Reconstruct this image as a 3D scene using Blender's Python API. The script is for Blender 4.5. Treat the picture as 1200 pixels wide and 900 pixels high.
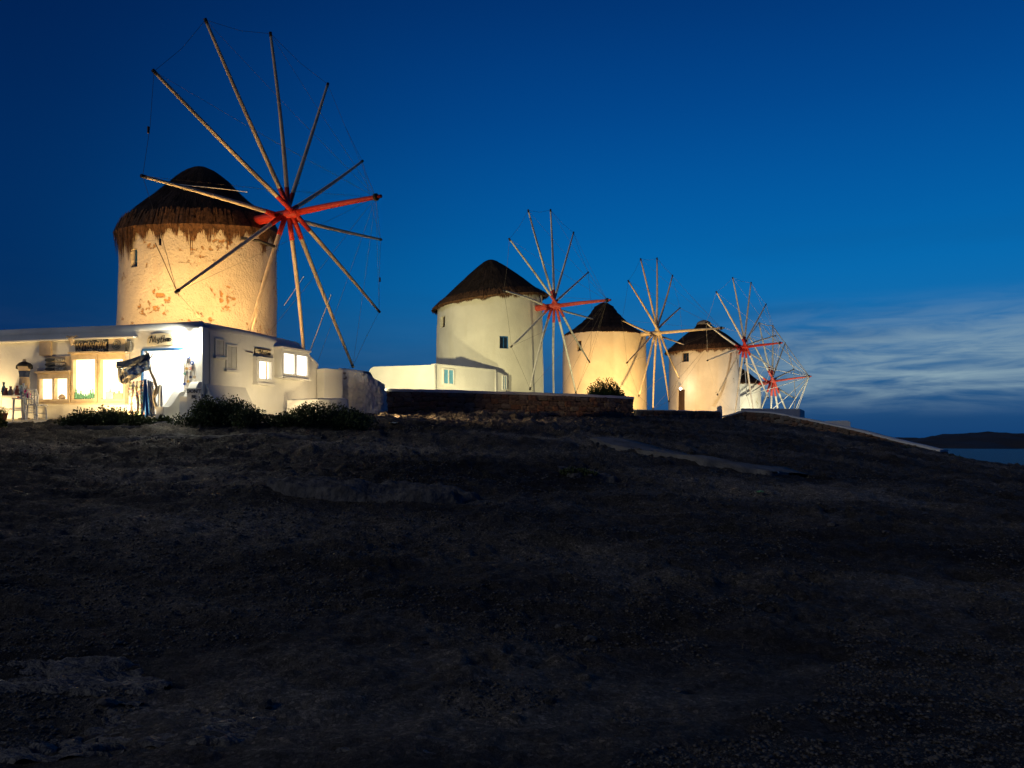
import bpy, bmesh, math, random
import numpy as np
from mathutils import Vector, Matrix

random.seed(7)
rng = np.random.default_rng(7)
R = math.radians
SC = bpy.context.scene
for o in list(bpy.data.objects):
    bpy.data.objects.remove(o, do_unlink=True)
COL = SC.collection

# ------------------------------------------------------------------ camera
# world: x right, y away from the camera, z up, z = 0 is the eye height
FPX, CXP, HYP = 901.0, 600.0, 521.0          # focal length in px of the 1200 x 900 photograph, horizon row
cam_d = bpy.data.cameras.new('camera')
cam = bpy.data.objects.new('camera', cam_d)
COL.objects.link(cam)
cam.location = (0, 0, 0)
cam.rotation_euler = (R(90), 0, 0)
cam_d.sensor_fit = 'HORIZONTAL'
cam_d.sensor_width = 36.0
cam_d.lens = 36.0 * FPX / 1200.0
cam_d.shift_y = (HYP - 450.0) / 1200.0
cam_d.clip_start = 0.05
cam_d.clip_end = 60000
SC.camera = cam
SC.render.resolution_x, SC.render.resolution_y = 1024, 768

SC.view_settings.view_transform = 'Standard'
SC.view_settings.look = 'None'
SC.view_settings.exposure = 0.0
SC.view_settings.gamma = 1.0
SC.view_settings.use_curve_mapping = False

# ------------------------------------------------------------------ sky (blue hour, afterglow low on the right)
GLOW_AZ = R(30)                               # azimuth of the afterglow, right of +y
world = bpy.data.worlds.new('World')
SC.world = world
world.use_nodes = True
wt = world.node_tree
wt.nodes.clear()
def wn(t, **k):
    n = wt.nodes.new(t)
    for a, b in k.items(): setattr(n, a, b)
    return n
def wmath(op, a, b=None, c=None, clamp=False):
    n = wn('ShaderNodeMath', operation=op, use_clamp=clamp)
    for i, v in enumerate((a, b, c)):
        if v is None: continue
        if isinstance(v, (int, float)): n.inputs[i].default_value = v
        else: wt.links.new(v, n.inputs[i])
    return n.outputs[0]
def s2l(c):
    return tuple((v/255/12.92 if v <= 10 else ((v/255+0.055)/1.055)**2.4) for v in c) + (1,)
def wramp(fac, stops, interp='EASE'):
    n = wn('ShaderNodeValToRGB')
    n.color_ramp.interpolation = interp
    el = n.color_ramp.elements
    while len(el) < len(stops): el.new(0.5)
    for e, (p, c) in zip(el, stops): e.position = p; e.color = c
    wt.links.new(fac, n.inputs[0])
    return n.outputs[0]
tc = wn('ShaderNodeTexCoord')
sep = wn('ShaderNodeSeparateXYZ'); wt.links.new(tc.outputs['Generated'], sep.inputs[0])
zz = sep.outputs[2]
elev = wmath('MAXIMUM', zz, 0.0)
S = lambda d: math.sin(R(d))
bright = wramp(elev, [(0.0, s2l((8, 56, 106))), (S(3), s2l((26, 76, 124))), (S(6.5), s2l((34, 100, 152))), (S(10.5), s2l((0, 110, 178))),
                      (S(16), s2l((0, 92, 164))), (S(23), s2l((0, 70, 142))), (S(32), s2l((0, 45, 106))), (S(50), s2l((3, 22, 62))), (1.0, s2l((5, 17, 42)))], 'B_SPLINE')
dark = wramp(elev, [(0.0, s2l((3, 38, 82))), (S(6), s2l((2, 44, 92))), (S(14), s2l((0, 46, 98))), (S(22), s2l((0, 37, 88))),
                    (S(33), s2l((0, 25, 70))), (S(50), s2l((4, 17, 50))), (1.0, s2l((5, 15, 38)))], 'B_SPLINE')
# angle from the afterglow, on the horizontal
hx = wmath('MULTIPLY', sep.outputs[0], math.sin(GLOW_AZ))
hy = wmath('MULTIPLY', sep.outputs[1], math.cos(GLOW_AZ))
dot = wmath('ADD', hx, hy)
hl = wmath('SQRT', wmath('ADD', wmath('POWER', sep.outputs[0], 2.0), wmath('POWER', sep.outputs[1], 2.0)))
cosaz = wmath('DIVIDE', dot, wmath('MAXIMUM', hl, 0.02))
mr = wn('ShaderNodeMapRange', interpolation_type='SMOOTHSTEP')
wt.links.new(cosaz, mr.inputs[0])
mr.inputs[1].default_value = math.cos(R(66)); mr.inputs[2].default_value = math.cos(R(4))
glow = mr.outputs[0]
mix = wn('ShaderNodeMix', data_type='RGBA')
wt.links.new(glow, mix.inputs[0]); wt.links.new(dark, mix.inputs[6]); wt.links.new(bright, mix.inputs[7])
base_sky = mix.outputs[2]
# thin streaky cloud, mostly low down
cmap = wn('ShaderNodeMapping'); wt.links.new(tc.outputs['Generated'], cmap.inputs[0])
cmap.inputs['Scale'].default_value = (2.6, 2.6, 20.0); cmap.inputs['Rotation'].default_value = (0, R(-4), 0)
cn = wn('ShaderNodeTexNoise'); wt.links.new(cmap.outputs[0], cn.inputs['Vector'])
cn.inputs['Scale'].default_value = 3.4; cn.inputs['Detail'].default_value = 7; cn.inputs['Roughness'].default_value = 0.58
cn.inputs['Distortion'].default_value = 0.5
cn2 = wn('ShaderNodeTexNoise'); wt.links.new(cmap.outputs[0], cn2.inputs['Vector'])
cn2.inputs['Scale'].default_value = 0.8; cn2.inputs['Detail'].default_value = 4
def smooth(v, a, b):
    m = wn('ShaderNodeMapRange', interpolation_type='SMOOTHSTEP')
    wt.links.new(v, m.inputs[0]); m.inputs[1].default_value = a; m.inputs[2].default_value = b
    return m.outputs[0]
cl = smooth(cn.outputs['Fac'], 0.24, 0.74)
band = wmath('MULTIPLY', smooth(zz, S(1.6), S(4.3)), wmath('SUBTRACT', 1.0, smooth(zz, S(5.0), S(10.5))))
near_glow = smooth(cosaz, math.cos(R(17)), math.cos(R(4)))
cf = wmath('MULTIPLY', wmath('MULTIPLY', cl, band), wmath('ADD', 0.03, wmath('MULTIPLY', near_glow, 0.88)))
cmix = wn('ShaderNodeMix', data_type='RGBA')
wt.links.new(cf, cmix.inputs[0]); wt.links.new(base_sky, cmix.inputs[6]); cmix.inputs[7].default_value = s2l((140, 166, 178))
# darker grey-blue veils
df = wmath('MULTIPLY', wmath('MULTIPLY', smooth(cn2.outputs['Fac'], 0.45, 0.70), wmath('SUBTRACT', 1.0, smooth(zz, S(9), S(17)))), 0.22)
dmix = wn('ShaderNodeMix', data_type='RGBA')
wt.links.new(df, dmix.inputs[0]); wt.links.new(cmix.outputs[2], dmix.inputs[6]); dmix.inputs[7].default_value = s2l((18, 58, 100))
# physical sky, sun already below the horizon
sky = wn('ShaderNodeTexSky', sky_type='NISHITA')
sky.sun_disc = False
sky.sun_elevation = R(-4.0); sky.sun_rotation = GLOW_AZ
sky.ozone_density = 3.0
addn = wn('ShaderNodeMix', data_type='RGBA', blend_type='ADD')
addn.inputs[0].default_value = 0.05
wt.links.new(dmix.outputs[2], addn.inputs[6]); wt.links.new(sky.outputs[0], addn.inputs[7])
bg = wn('ShaderNodeBackground'); wt.links.new(addn.outputs[2], bg.inputs[0]); bg.inputs[1].default_value = 1.0
wo = wn('ShaderNodeOutputWorld'); wt.links.new(bg.outputs[0], wo.inputs[0])

# faint broad fill, added from behind left so the slope is not black
sun_d = bpy.data.lights.new('sun', 'SUN'); sun_d.energy = 0.36; sun_d.angle = R(16); sun_d.color = (0.98, 0.98, 0.92)
sun = bpy.data.objects.new('sun', sun_d); COL.objects.link(sun)
sd = Vector((math.sin(R(-116))*math.cos(R(25)), math.cos(R(-116))*math.cos(R(25)), math.sin(R(25))))
sun.rotation_euler = sd.to_track_quat('Z', 'Y').to_euler()

# ------------------------------------------------------------------ helpers
def at(px, py, d):
    """point at depth d (metres along y) seen at photo pixel px, py"""
    return Vector(((px-CXP)/FPX*d, d, (HYP-py)/FPX*d))
def tag(o, label=None, cat=None, group=None, kind=None):
    if label: o['label'] = label
    if cat: o['category'] = cat
    if group: o['group'] = group
    if kind: o['kind'] = kind
    return o
def empty(name, loc, label, cat, group=None):
    o = bpy.data.objects.new(name, None); COL.objects.link(o)
    o.location = loc; o.empty_display_size = 0.2
    return tag(o, label, cat, group)
def root_loc(o):
    p = Vector((0, 0, 0))
    while o is not None:
        p += o.location; o = o.parent
    return p
class MB:
    """collects faces in world coordinates, then links them as one mesh object"""
    def __init__(s): s.v = []; s.f = []; s.m = []
    def add(s, vs, fs, mi=0):
        b = len(s.v); s.v += [tuple(p) for p in vs]; s.f += [tuple(b+i for i in f) for f in fs]; s.m += [mi]*len(fs)
        return s
    def box(s, c, hx_, hy_, hz_, ax=None, ay=None, az=None, mi=0):
        c = Vector(c); ax = Vector(ax or (1, 0, 0)); ay = Vector(ay or (0, 1, 0)); az = Vector(az or (0, 0, 1))
        vs = [c+ax*hx_*i+ay*hy_*j+az*hz_*k for i in (-1, 1) for j in (-1, 1) for k in (-1, 1)]
        return s.add(vs, [(0, 1, 3, 2), (4, 6, 7, 5), (0, 4, 5, 1), (2, 3, 7, 6), (0, 2, 6, 4), (1, 5, 7, 3)], mi)
    def prism(s, poly, axis, mi=0):
        """poly: list of world points, extruded by vector axis"""
        n = len(poly); axis = Vector(axis)
        vs = [Vector(p) for p in poly]+[Vector(p)+axis for p in poly]
        fs = [tuple(range(n))[::-1], tuple(range(n, 2*n))]+[(i, (i+1) % n, n+(i+1) % n, n+i) for i in range(n)]
        return s.add(vs, fs, mi)
    def tube(s, pts, rad, n=8, mi=0, cap=True):
        pts = [Vector(p) for p in pts]
        if isinstance(rad, (int, float)): rad = [rad]*len(pts)
        vs = []; prev = None
        for i, p in enumerate(pts):
            t = (pts[min(i+1, len(pts)-1)]-pts[max(i-1, 0)]).normalized()
            a = t.cross(Vector((0, 0, 1)) if abs(t.z) < 0.9 else Vector((1, 0, 0))).normalized() if prev is None else (prev-t*prev.dot(t)).normalized()
            prev = a; b = t.cross(a)
            for k in range(n):
                an = 2*math.pi*k/n
                vs.append(p+(a*math.cos(an)+b*math.sin(an))*rad[i])
        fs = [(i*n+k, i*n+(k+1) % n, (i+1)*n+(k+1) % n, (i+1)*n+k) for i in range(len(pts)-1) for k in range(n)]
        if cap: fs += [tuple(range(n))[::-1], tuple(range((len(pts)-1)*n, len(pts)*n))]
        return s.add(vs, fs, mi)
    def lathe(s, c, prof, n=24, mi=0, sx=1, sy=1):
        c = Vector(c); vs = []
        for r, z in prof:
            for k in range(n):
                a = 2*math.pi*k/n; vs.append(c+Vector((math.cos(a)*r*sx, math.sin(a)*r*sy, z)))
        fs = [(i*n+k, i*n+(k+1) % n, (i+1)*n+(k+1) % n, (i+1)*n+k) for i in range(len(prof)-1) for k in range(n)]
        fs += [tuple(range(n))[::-1], tuple(range((len(prof)-1)*n, len(prof)*n))]
        return s.add(vs, fs, mi)
    def grid(s, P, mi=0):
        """P: rows of points"""
        nr, nc = len(P), len(P[0])
        return s.add([p for r in P for p in r], [(i*nc+j, i*nc+j+1, (i+1)*nc+j+1, (i+1)*nc+j) for i in range(nr-1) for j in range(nc-1)], mi)
    def build(s, name, mat, parent=None, smooth=False, origin=None, bevel=0, kind=None):
        off = root_loc(parent) if parent is not None else Vector(origin or (0, 0, 0))
        me = bpy.data.meshes.new(name)
        me.from_pydata([tuple(Vector(p)-off) for p in s.v], [], s.f)
        bm = bmesh.new(); bm.from_mesh(me)
        bmesh.ops.recalc_face_normals(bm, faces=bm.faces)
        if bevel: bmesh.ops.bevel(bm, geom=list(bm.edges), offset=bevel, segments=2, affect='EDGES', profile=0.6, clamp_overlap=True)
        bm.to_mesh(me); bm.free()
        mats = mat if isinstance(mat, (list, tuple)) else [mat]
        for m in mats: me.materials.append(m)
        if len(mats) > 1 and not bevel: me.polygons.foreach_set('material_index', s.m)
        if smooth: me.polygons.foreach_set('use_smooth', [True]*len(me.polygons))
        o = bpy.data.objects.new(name, me); COL.objects.link(o)
        if parent is not None: o.parent = parent
        else: o.location = off
        if kind: o['kind'] = kind
        return o
def base_of(mb):
    xs = [p[0] for p in mb.v]; ys = [p[1] for p in mb.v]; zs = [p[2] for p in mb.v]
    return Vector(((min(xs)+max(xs))/2, (min(ys)+max(ys))/2, min(zs)))

# numpy value noise -------------------------------------------------
def _h(i, j, k):
    n = (i*374761393+j*668265263+k*1274126177) & 0xffffffff
    n = ((n ^ (n >> 13))*1274126177) & 0xffffffff
    return ((n ^ (n >> 16)) & 0xffff)/65535.0*2-1
def vnoise(x, y, seed=0):
    x = np.asarray(x, float); y = np.asarray(y, float)
    xi = np.floor(x).astype(np.int64); yi = np.floor(y).astype(np.int64)
    fx = x-xi; fy = y-yi
    u = fx*fx*fx*(fx*(fx*6-15)+10); v = fy*fy*fy*(fy*(fy*6-15)+10)
    a = _h(xi, yi, seed); b = _h(xi+1, yi, seed); c = _h(xi, yi+1, seed); d = _h(xi+1, yi+1, seed)
    return (a*(1-u)+b*u)*(1-v)+(c*(1-u)+d*u)*v
def fbm(x, y, oct=4, seed=0, gain=0.5):
    t = 0; a = 1
    for o in range(oct):
        ca, sa = math.cos(o*1.1+.3), math.sin(o*1.1+.3)
        t = t+a*vnoise((x*ca-y*sa)*2**o, (x*sa+y*ca)*2**o, seed+o*17); a *= gain
    return t
def _h1(i, j, k):
    n = (i*374761393+j*668265263+k*1274126177) & 0xffffffff
    n = ((n ^ (n >> 13))*1274126177) & 0xffffffff
    return ((n ^ (n >> 16)) & 0xffff)/65535.0*2-1
def n1(x, y=0.0, seed=0):
    xi = math.floor(x); yi = math.floor(y); fx = x-xi; fy = y-yi
    u = fx*fx*(3-2*fx); v = fy*fy*(3-2*fy)
    a = _h1(xi, yi, seed); b = _h1(xi+1, yi, seed); c = _h1(xi, yi+1, seed); d = _h1(xi+1, yi+1, seed)
    return (a*(1-u)+b*u)*(1-v)+(c*(1-u)+d*u)*v

# ------------------------------------------------------------------ materials
def mk(name):
    m = bpy.data.materials.new(name); m.use_nodes = True
    nt = m.node_tree; b = nt.nodes['Principled BSDF']
    return m, nt, b
def mnoise(nt, scale, detail=5, rough=0.55, vec=None, stretch=None, dist=0.0):
    tcn = nt.nodes.new('ShaderNodeTexCoord')
    src = tcn.outputs['Object']
    if stretch:
        mp = nt.nodes.new('ShaderNodeMapping'); nt.links.new(src, mp.inputs[0]); mp.inputs['Scale'].default_value = stretch; src = mp.outputs[0]
    n = nt.nodes.new('ShaderNodeTexNoise'); nt.links.new(src, n.inputs['Vector'])
    n.inputs['Scale'].default_value = scale; n.inputs['Detail'].default_value = detail; n.inputs['Roughness'].default_value = rough
    n.inputs['Distortion'].default_value = dist
    return n.outputs['Fac']
def mramp(nt, fac, stops, interp='LINEAR'):
    n = nt.nodes.new('ShaderNodeValToRGB'); n.color_ramp.interpolation = interp
    el = n.color_ramp.elements
    while len(el) < len(stops): el.new(0.5)
    for e, (p, c) in zip(el, stops): e.position = p; e.color = tuple(c)+((1,) if len(c) == 3 else ())
    nt.links.new(fac, n.inputs[0]); return n.outputs[0]
def mmix(nt, fac, a, b, mode='MIX'):
    n = nt.nodes.new('ShaderNodeMix'); n.data_type = 'RGBA'; n.blend_type = mode
    for i, v in ((0, fac), (6, a), (7, b)):
        if isinstance(v, (int, float)): n.inputs[i].default_value = v
        elif isinstance(v, tuple): n.inputs[i].default_value = v if len(v) == 4 else v+(1,)
        else: nt.links.new(v, n.inputs[i])
    return n.outputs[2]
def bump(nt, b, h, dist, strength=1.0):
    n = nt.nodes.new('ShaderNodeBump'); n.inputs['Distance'].default_value = dist; n.inputs['Strength'].default_value = strength
    nt.links.new(h, n.inputs['Height']); nt.links.new(n.outputs[0], b.inputs['Normal'])
def simple(name, c1, c2=None, scale=4, rough=0.8, bmp=0.0, bscale=30, stretch=None, spec=0.3, emit=None, es=0):
    m, nt, b = mk(name)
    c2 = c2 or tuple(v*0.7 for v in c1)
    f = mnoise(nt, scale, stretch=stretch)
    nt.links.new(mramp(nt, f, [(0.3, c2), (0.7, c1)]), b.inputs['Base Color'])
    b.inputs['Roughness'].default_value = rough; b.inputs['Specular IOR Level'].default_value = spec
    if bmp: bump(nt, b, mnoise(nt, bscale, stretch=stretch), bmp)
    if emit: b.inputs['Emission Color'].default_value = tuple(emit)+(1,); b.inputs['Emission Strength'].default_value = es
    return m
def plaster(name, col, stain, wear, wear_amt=0.62, bmp=0.03):
    """lime-washed plaster: brush relief, streaky stains, flaking patches of bare render"""
    m, nt, b = mk(name)
    soft = mramp(nt, mnoise(nt, 0.9, 5), [(0.35, tuple(v*0.86 for v in col)), (0.68, col)])
    streak = mramp(nt, mnoise(nt, 1.6, 6, 0.6, stretch=(1, 1, 0.16)), [(0.52, (0, 0, 0)), (0.75, (1, 1, 1))])
    c = mmix(nt, mmix(nt, 0.45, (0, 0, 0), streak), soft, stain)
    fl = mramp(nt, mnoise(nt, 1.1, 9, 0.68, dist=0.4), [(wear_amt, (0, 0, 0)), (wear_amt+0.03, (1, 1, 1))])
    fine = mramp(nt, mnoise(nt, 6.0, 6, 0.65), [(0.50, (0, 0, 0)), (0.56, (1, 1, 1))])
    w = mmix(nt, 1.0, fl, fine, 'MULTIPLY')
    c = mmix(nt, w, c, wear)
    nt.links.new(c, b.inputs['Base Color']); b.inputs['Roughness'].default_value = 0.9; b.inputs['Specular IOR Level'].default_value = 0.15
    h = mmix(nt, 0.35, mnoise(nt, 2.2, 5), mnoise(nt, 14, 6, 0.6))
    h = mmix(nt, mmix(nt, 0.5, (0, 0, 0), w), h, (0, 0, 0))
    bump(nt, b, h, bmp)
    return m
M = {}
M['tower_big'] = plaster('plaster_ochre_flaking', (0.74, 0.66, 0.54), (0.62, 0.46, 0.30), (0.52, 0.28, 0.11), 0.555, 0.10)
M['tower_cream'] = plaster('plaster_cream', (0.74, 0.72, 0.62), (0.58, 0.54, 0.40), (0.45, 0.38, 0.25), 0.70, 0.03)
M['tower_warm'] = plaster('plaster_warm', (0.74, 0.67, 0.56), (0.60, 0.47, 0.33), (0.48, 0.30, 0.16), 0.68, 0.03)
M['tower_worn'] = plaster('plaster_worn', (0.72, 0.66, 0.57), (0.55, 0.45, 0.33), (0.16, 0.12, 0.09), 0.63, 0.05)
M['tower_white'] = plaster('plaster_white_mottled', (0.76, 0.75, 0.68), (0.62, 0.58, 0.42), (0.50, 0.42, 0.25), 0.58, 0.05)
M['white'] = plaster('limewash_white', (0.78, 0.77, 0.73), (0.62, 0.60, 0.54), (0.55, 0.50, 0.42), 0.74, 0.02)
M['cap'] = plaster('limewash_coping', (0.72, 0.72, 0.70), (0.48, 0.47, 0.44), (0.35, 0.32, 0.28), 0.64, 0.03)
M['white_rock'] = plaster('limewash_rock', (0.74, 0.74, 0.73), (0.42, 0.40, 0.37), (0.16, 0.14, 0.12), 0.58, 0.08)
M['concrete'] = simple('concrete', (0.21, 0.20, 0.185), (0.10, 0.094, 0.085), 2.5, 0.9, 0.03, 20)
M['paving'] = simple('shop_paving', (0.66, 0.62, 0.54), (0.50, 0.46, 0.39), 1.5, 0.85, 0.015, 12)
M['stone'] = simple('wall_stone', (0.25, 0.185, 0.14), (0.11, 0.08, 0.065), 3.0, 0.9, 0.04, 18)
M['stone_b'] = simple('wall_stone_red', (0.30, 0.17, 0.11), (0.14, 0.08, 0.055), 3.0, 0.9, 0.04, 18)
M['stone_c'] = simple('wall_stone_grey', (0.30, 0.26, 0.21), (0.15, 0.125, 0.105), 3.0, 0.9, 0.04, 18)
M['mortar'] = simple('wall_mortar', (0.075, 0.058, 0.045), (0.04, 0.03, 0.025), 5, 0.95, 0.03, 25)
M['rock'] = simple('bare_rock', (0.155, 0.148, 0.14), (0.045, 0.04, 0.037), 9, 0.55, 0.10, 11, (1, 2.2, 1), 0.5)
M['slab'] = simple('worn_slab', (0.14, 0.132, 0.125), (0.05, 0.046, 0.043), 6, 0.75, 0.06, 9)
M['pebble'] = simple('pebbles', (0.14, 0.128, 0.116), (0.028, 0.025, 0.022), 14, 0.7)
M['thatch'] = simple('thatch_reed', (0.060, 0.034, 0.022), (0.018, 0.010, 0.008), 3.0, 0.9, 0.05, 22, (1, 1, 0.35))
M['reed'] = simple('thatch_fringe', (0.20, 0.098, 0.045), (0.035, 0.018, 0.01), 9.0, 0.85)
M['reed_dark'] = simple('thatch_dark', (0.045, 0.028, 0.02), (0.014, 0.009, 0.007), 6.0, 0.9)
M['spar'] = simple('spar_wood', (0.66, 0.56, 0.42), (0.46, 0.37, 0.26), 5.0, 0.7, 0.01, 40, (1, 1, 1))
M['spar_pale'] = simple('spar_painted_pale', (0.72, 0.70, 0.63), (0.50, 0.47, 0.40), 5.0, 0.6)
M['red'] = simple('red_paint', (0.52, 0.035, 0.022), (0.30, 0.02, 0.015), 8.0, 0.5, 0.005, 40)
M['red_pale'] = simple('faded_red_paint', (0.62, 0.10, 0.07), (0.42, 0.05, 0.035), 8.0, 0.55)
M['rope'] = simple('rope', (0.16, 0.13, 0.10), (0.08, 0.065, 0.05), 8.0, 0.9)
M['rope_pale'] = simple('pale_rope', (0.62, 0.60, 0.56), (0.45, 0.43, 0.39), 8.0, 0.9)
M['iron'] = simple('dark_iron', (0.03, 0.028, 0.026), (0.015, 0.014, 0.013), 8, 0.5)
M['darkwood'] = simple('dark_wood', (0.09, 0.05, 0.028), (0.04, 0.022, 0.014), 6, 0.75, 0.01, 20, (1, 1, 0.2))
M['bluewood'] = simple('blue_painted_wood', (0.03, 0.16, 0.42), (0.02, 0.10, 0.28), 6, 0.5)
M['paleblue'] = simple('pale_blue_shutter', (0.16, 0.42, 0.62), (0.10, 0.30, 0.48), 6, 0.5)
M['frame'] = simple('cream_window_frame', (0.72, 0.58, 0.38), (0.58, 0.44, 0.26), 6, 0.55)
M['shutter'] = simple('grey_white_shutter', (0.62, 0.62, 0.58), (0.50, 0.50, 0.46), 6, 0.6)
M['glass_dark'] = simple('dark_pane', (0.015, 0.03, 0.055), (0.01, 0.02, 0.04), 3, 0.12, spec=0.6)
M['driftwood'] = simple('driftwood', (0.42, 0.36, 0.27), (0.26, 0.21, 0.15), 9, 0.85)
M['black'] = simple('black_paint', (0.012, 0.012, 0.014), (0.008, 0.008, 0.009), 6, 0.6)
M['signboard'] = simple('cream_signboard', (0.78, 0.68, 0.46), (0.66, 0.55, 0.35), 5, 0.7)
M['terracotta'] = simple('terracotta', (0.40, 0.17, 0.08), (0.28, 0.11, 0.05), 6, 0.8)
M['leaf'] = simple('shrub_leaf', (0.095, 0.125, 0.034), (0.03, 0.045, 0.014), 2.5, 0.6)
M['leaf_green'] = simple('shrub_leaf_green', (0.06, 0.13, 0.03), (0.025, 0.05, 0.014), 2.5, 0.6)
M['twig'] = simple('twig', (0.10, 0.07, 0.045), (0.05, 0.035, 0.025), 8, 0.9)
M['weed'] = simple('dry_weed', (0.20, 0.165, 0.10), (0.08, 0.065, 0.035), 1.0, 0.9)
def lit(name, col, s):
    m, nt, b = mk(name)
    f = mnoise(nt, 1.8, 3)
    nt.links.new(mramp(nt, f, [(0.3, tuple(v*0.72 for v in col)), (0.7, col)]), b.inputs['Emission Color'])
    b.inputs['Base Color'].default_value = tuple(v*0.8 for v in col)+(1,)
    b.inputs['Emission Strength'].default_value = s; b.inputs['Roughness'].default_value = 0.2
    return m
M['lit_warm'] = lit('lit_window_warm', (1.0, 0.90, 0.66), 2.2)
M['lit_white'] = lit('lit_window_white', (1.0, 0.97, 0.86), 2.6)
M['bulb'] = lit('lamp_bulb', (1.0, 0.95, 0.82), 30)
M['bulb_warm'] = lit('lamp_bulb_warm', (1.0, 0.80, 0.48), 14)
def patterned(name, cols, scale):
    m, nt, b = mk(name)
    tcn = nt.nodes.new('ShaderNodeTexCoord')
    v = nt.nodes.new('ShaderNodeTexVoronoi'); v.inputs['Scale'].default_value = scale
    nt.links.new(tcn.outputs['Object'], v.inputs['Vector'])
    sp = nt.nodes.new('ShaderNodeSeparateColor'); nt.links.new(v.outputs['Color'], sp.inputs[0])
    n = len(cols)
    nt.links.new(mramp(nt, sp.outputs[0], [((i+0.0)/n, c) for i, c in enumerate(cols)], 'CONSTANT'), b.inputs['Base Color'])
    b.inputs['Roughness'].default_value = 0.85
    return m
def tiedye(name, cols, scale, stretch):
    m, nt, b = mk(name)
    f = mnoise(nt, scale, 5, 0.6, stretch=stretch, dist=1.2)
    n = len(cols)
    nt.links.new(mramp(nt, f, [(0.3+0.4*i/(n-1), c) for i, c in enumerate(cols)]), b.inputs['Base Color'])
    b.inputs['Roughness'].default_value = 0.85
    return m
M['scarf_grey'] = tiedye('scarf_grey', [(0.10, 0.10, 0.10), (0.34, 0.34, 0.33), (0.13, 0.15, 0.17), (0.62, 0.62, 0.58)], 5, (1, 1, 3))
M['scarf_blue'] = tiedye('scarf_blue', [(0.05, 0.08, 0.15), (0.08, 0.24, 0.50), (0.72, 0.75, 0.76), (0.16, 0.20, 0.26)], 7, (1, 1, 3))
M['scarf_brown'] = tiedye('scarf_brown', [(0.12, 0.10, 0.08), (0.36, 0.31, 0.25), (0.68, 0.66, 0.60), (0.20, 0.19, 0.17)], 6, (1, 1, 2))
M['dress_print'] = patterned('dress_print', [(0.75, 0.74, 0.70), (0.75, 0.74, 0.70), (0.55, 0.20, 0.16), (0.72, 0.72, 0.70), (0.12, 0.16, 0.30), (0.74, 0.73, 0.70), (0.25, 0.35, 0.18)], 22)
M['dress_blue'] = simple('dress_blue', (0.02, 0.17, 0.52), (0.015, 0.11, 0.40), 5, 0.8)
M['dress_white'] = simple('dress_white', (0.76, 0.78, 0.80), (0.62, 0.66, 0.72), 5, 0.8)
M['plaque'] = patterned('mosaic_plaque', [(0.05, 0.055, 0.06), (0.24, 0.21, 0.16), (0.09, 0.10, 0.10), (0.45, 0.41, 0.33), (0.04, 0.045, 0.05)], 26)
M['greystone'] = simple('grey_carving', (0.34, 0.32, 0.26), (0.16, 0.15, 0.13), 10, 0.8)
M['darkfish'] = simple('dark_fish', (0.05, 0.05, 0.048), (0.03, 0.03, 0.03), 9, 0.7)
M['palefish'] = patterned('pale_fish', [(0.35, 0.32, 0.26), (0.55, 0.50, 0.42), (0.18, 0.17, 0.15)], 30)
for nm, c in dict(pink=(0.75, 0.06, 0.28), coral=(0.70, 0.20, 0.12), teal=(0.20, 0.42, 0.38), maroon=(0.22, 0.03, 0.05), navy=(0.03, 0.05, 0.12), beige=(0.55, 0.43, 0.30), mint=(0.50, 0.66, 0.56), eyeblue=(0.03, 0.09, 0.42), whitepaint=(0.80, 0.80, 0.77), amber=(0.6, 0.35, 0.08), green_glass=(0.15, 0.40, 0.26), litter=(0.62, 0.66, 0.62), litter_green=(0.35, 0.75, 0.30)).items():
    M[nm] = simple(nm, c, tuple(v*0.8 for v in c), 8, 0.6)

# soil: dark dry earth, gravelly, with paler trodden patches
m, nt, b = mk('soil')
c = mramp(nt, mnoise(nt, 0.30, 7, 0.62, stretch=(0.6, 1.3, 1)), [(0.36, (0.028, 0.025, 0.021)), (0.50, (0.105, 0.092, 0.076)), (0.64, (0.29, 0.255, 0.205))])
c = mmix(nt, 0.75, c, mramp(nt, mnoise(nt, 7, 8, 0.7), [(0.30, (0.40, 0.40, 0.40)), (0.50, (0.85, 0.85, 0.85)), (0.68, (1.5, 1.45, 1.4))]), 'MULTIPLY')
c = mmix(nt, 0.6, c, mramp(nt, mnoise(nt, 60, 4, 0.7), [(0.35, (0.5, 0.5, 0.5)), (0.6, (1.1, 1.1, 1.1)), (0.72, (2.0, 1.95, 1.9))]), 'MULTIPLY')
tcs = nt.nodes.new('ShaderNodeTexCoord'); vo = nt.nodes.new('ShaderNodeTexVoronoi'); vo.inputs['Scale'].default_value = 42; nt.links.new(tcs.outputs['Object'], vo.inputs['Vector'])
spc = nt.nodes.new('ShaderNodeSeparateColor'); nt.links.new(vo.outputs['Color'], spc.inputs[0])
c = mmix(nt, 0.6, c, mramp(nt, spc.outputs[0], [(0.0, (0.35, 0.35, 0.35)), (0.55, (0.85, 0.85, 0.85)), (0.85, (1.3, 1.3, 1.3)), (1.0, (2.6, 2.5, 2.4))]), 'MULTIPLY')
nt.links.new(c, b.inputs['Base Color']); b.inputs['Roughness'].default_value = 0.85; b.inputs['Specular IOR Level'].default_value = 0.25
h = mmix(nt, 0.4, mnoise(nt, 9, 8, 0.7), mnoise(nt, 55, 5, 0.7))
bump(nt, b, h, 0.14)
M['soil'] = m
m, nt, b = mk('sea_water')
b.inputs['Base Color'].default_value = (0.006, 0.03, 0.07, 1); b.inputs['Roughness'].default_value = 0.40; b.inputs['Specular IOR Level'].default_value = 0.10
bump(nt, b, mnoise(nt, 0.22, 6, 0.6, stretch=(0.5, 1.3, 1)), 1.2)
M['sea'] = m
M['island'] = simple('island_scrub', (0.05, 0.05, 0.055), (0.028, 0.028, 0.03), 0.01, 0.95)

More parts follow.
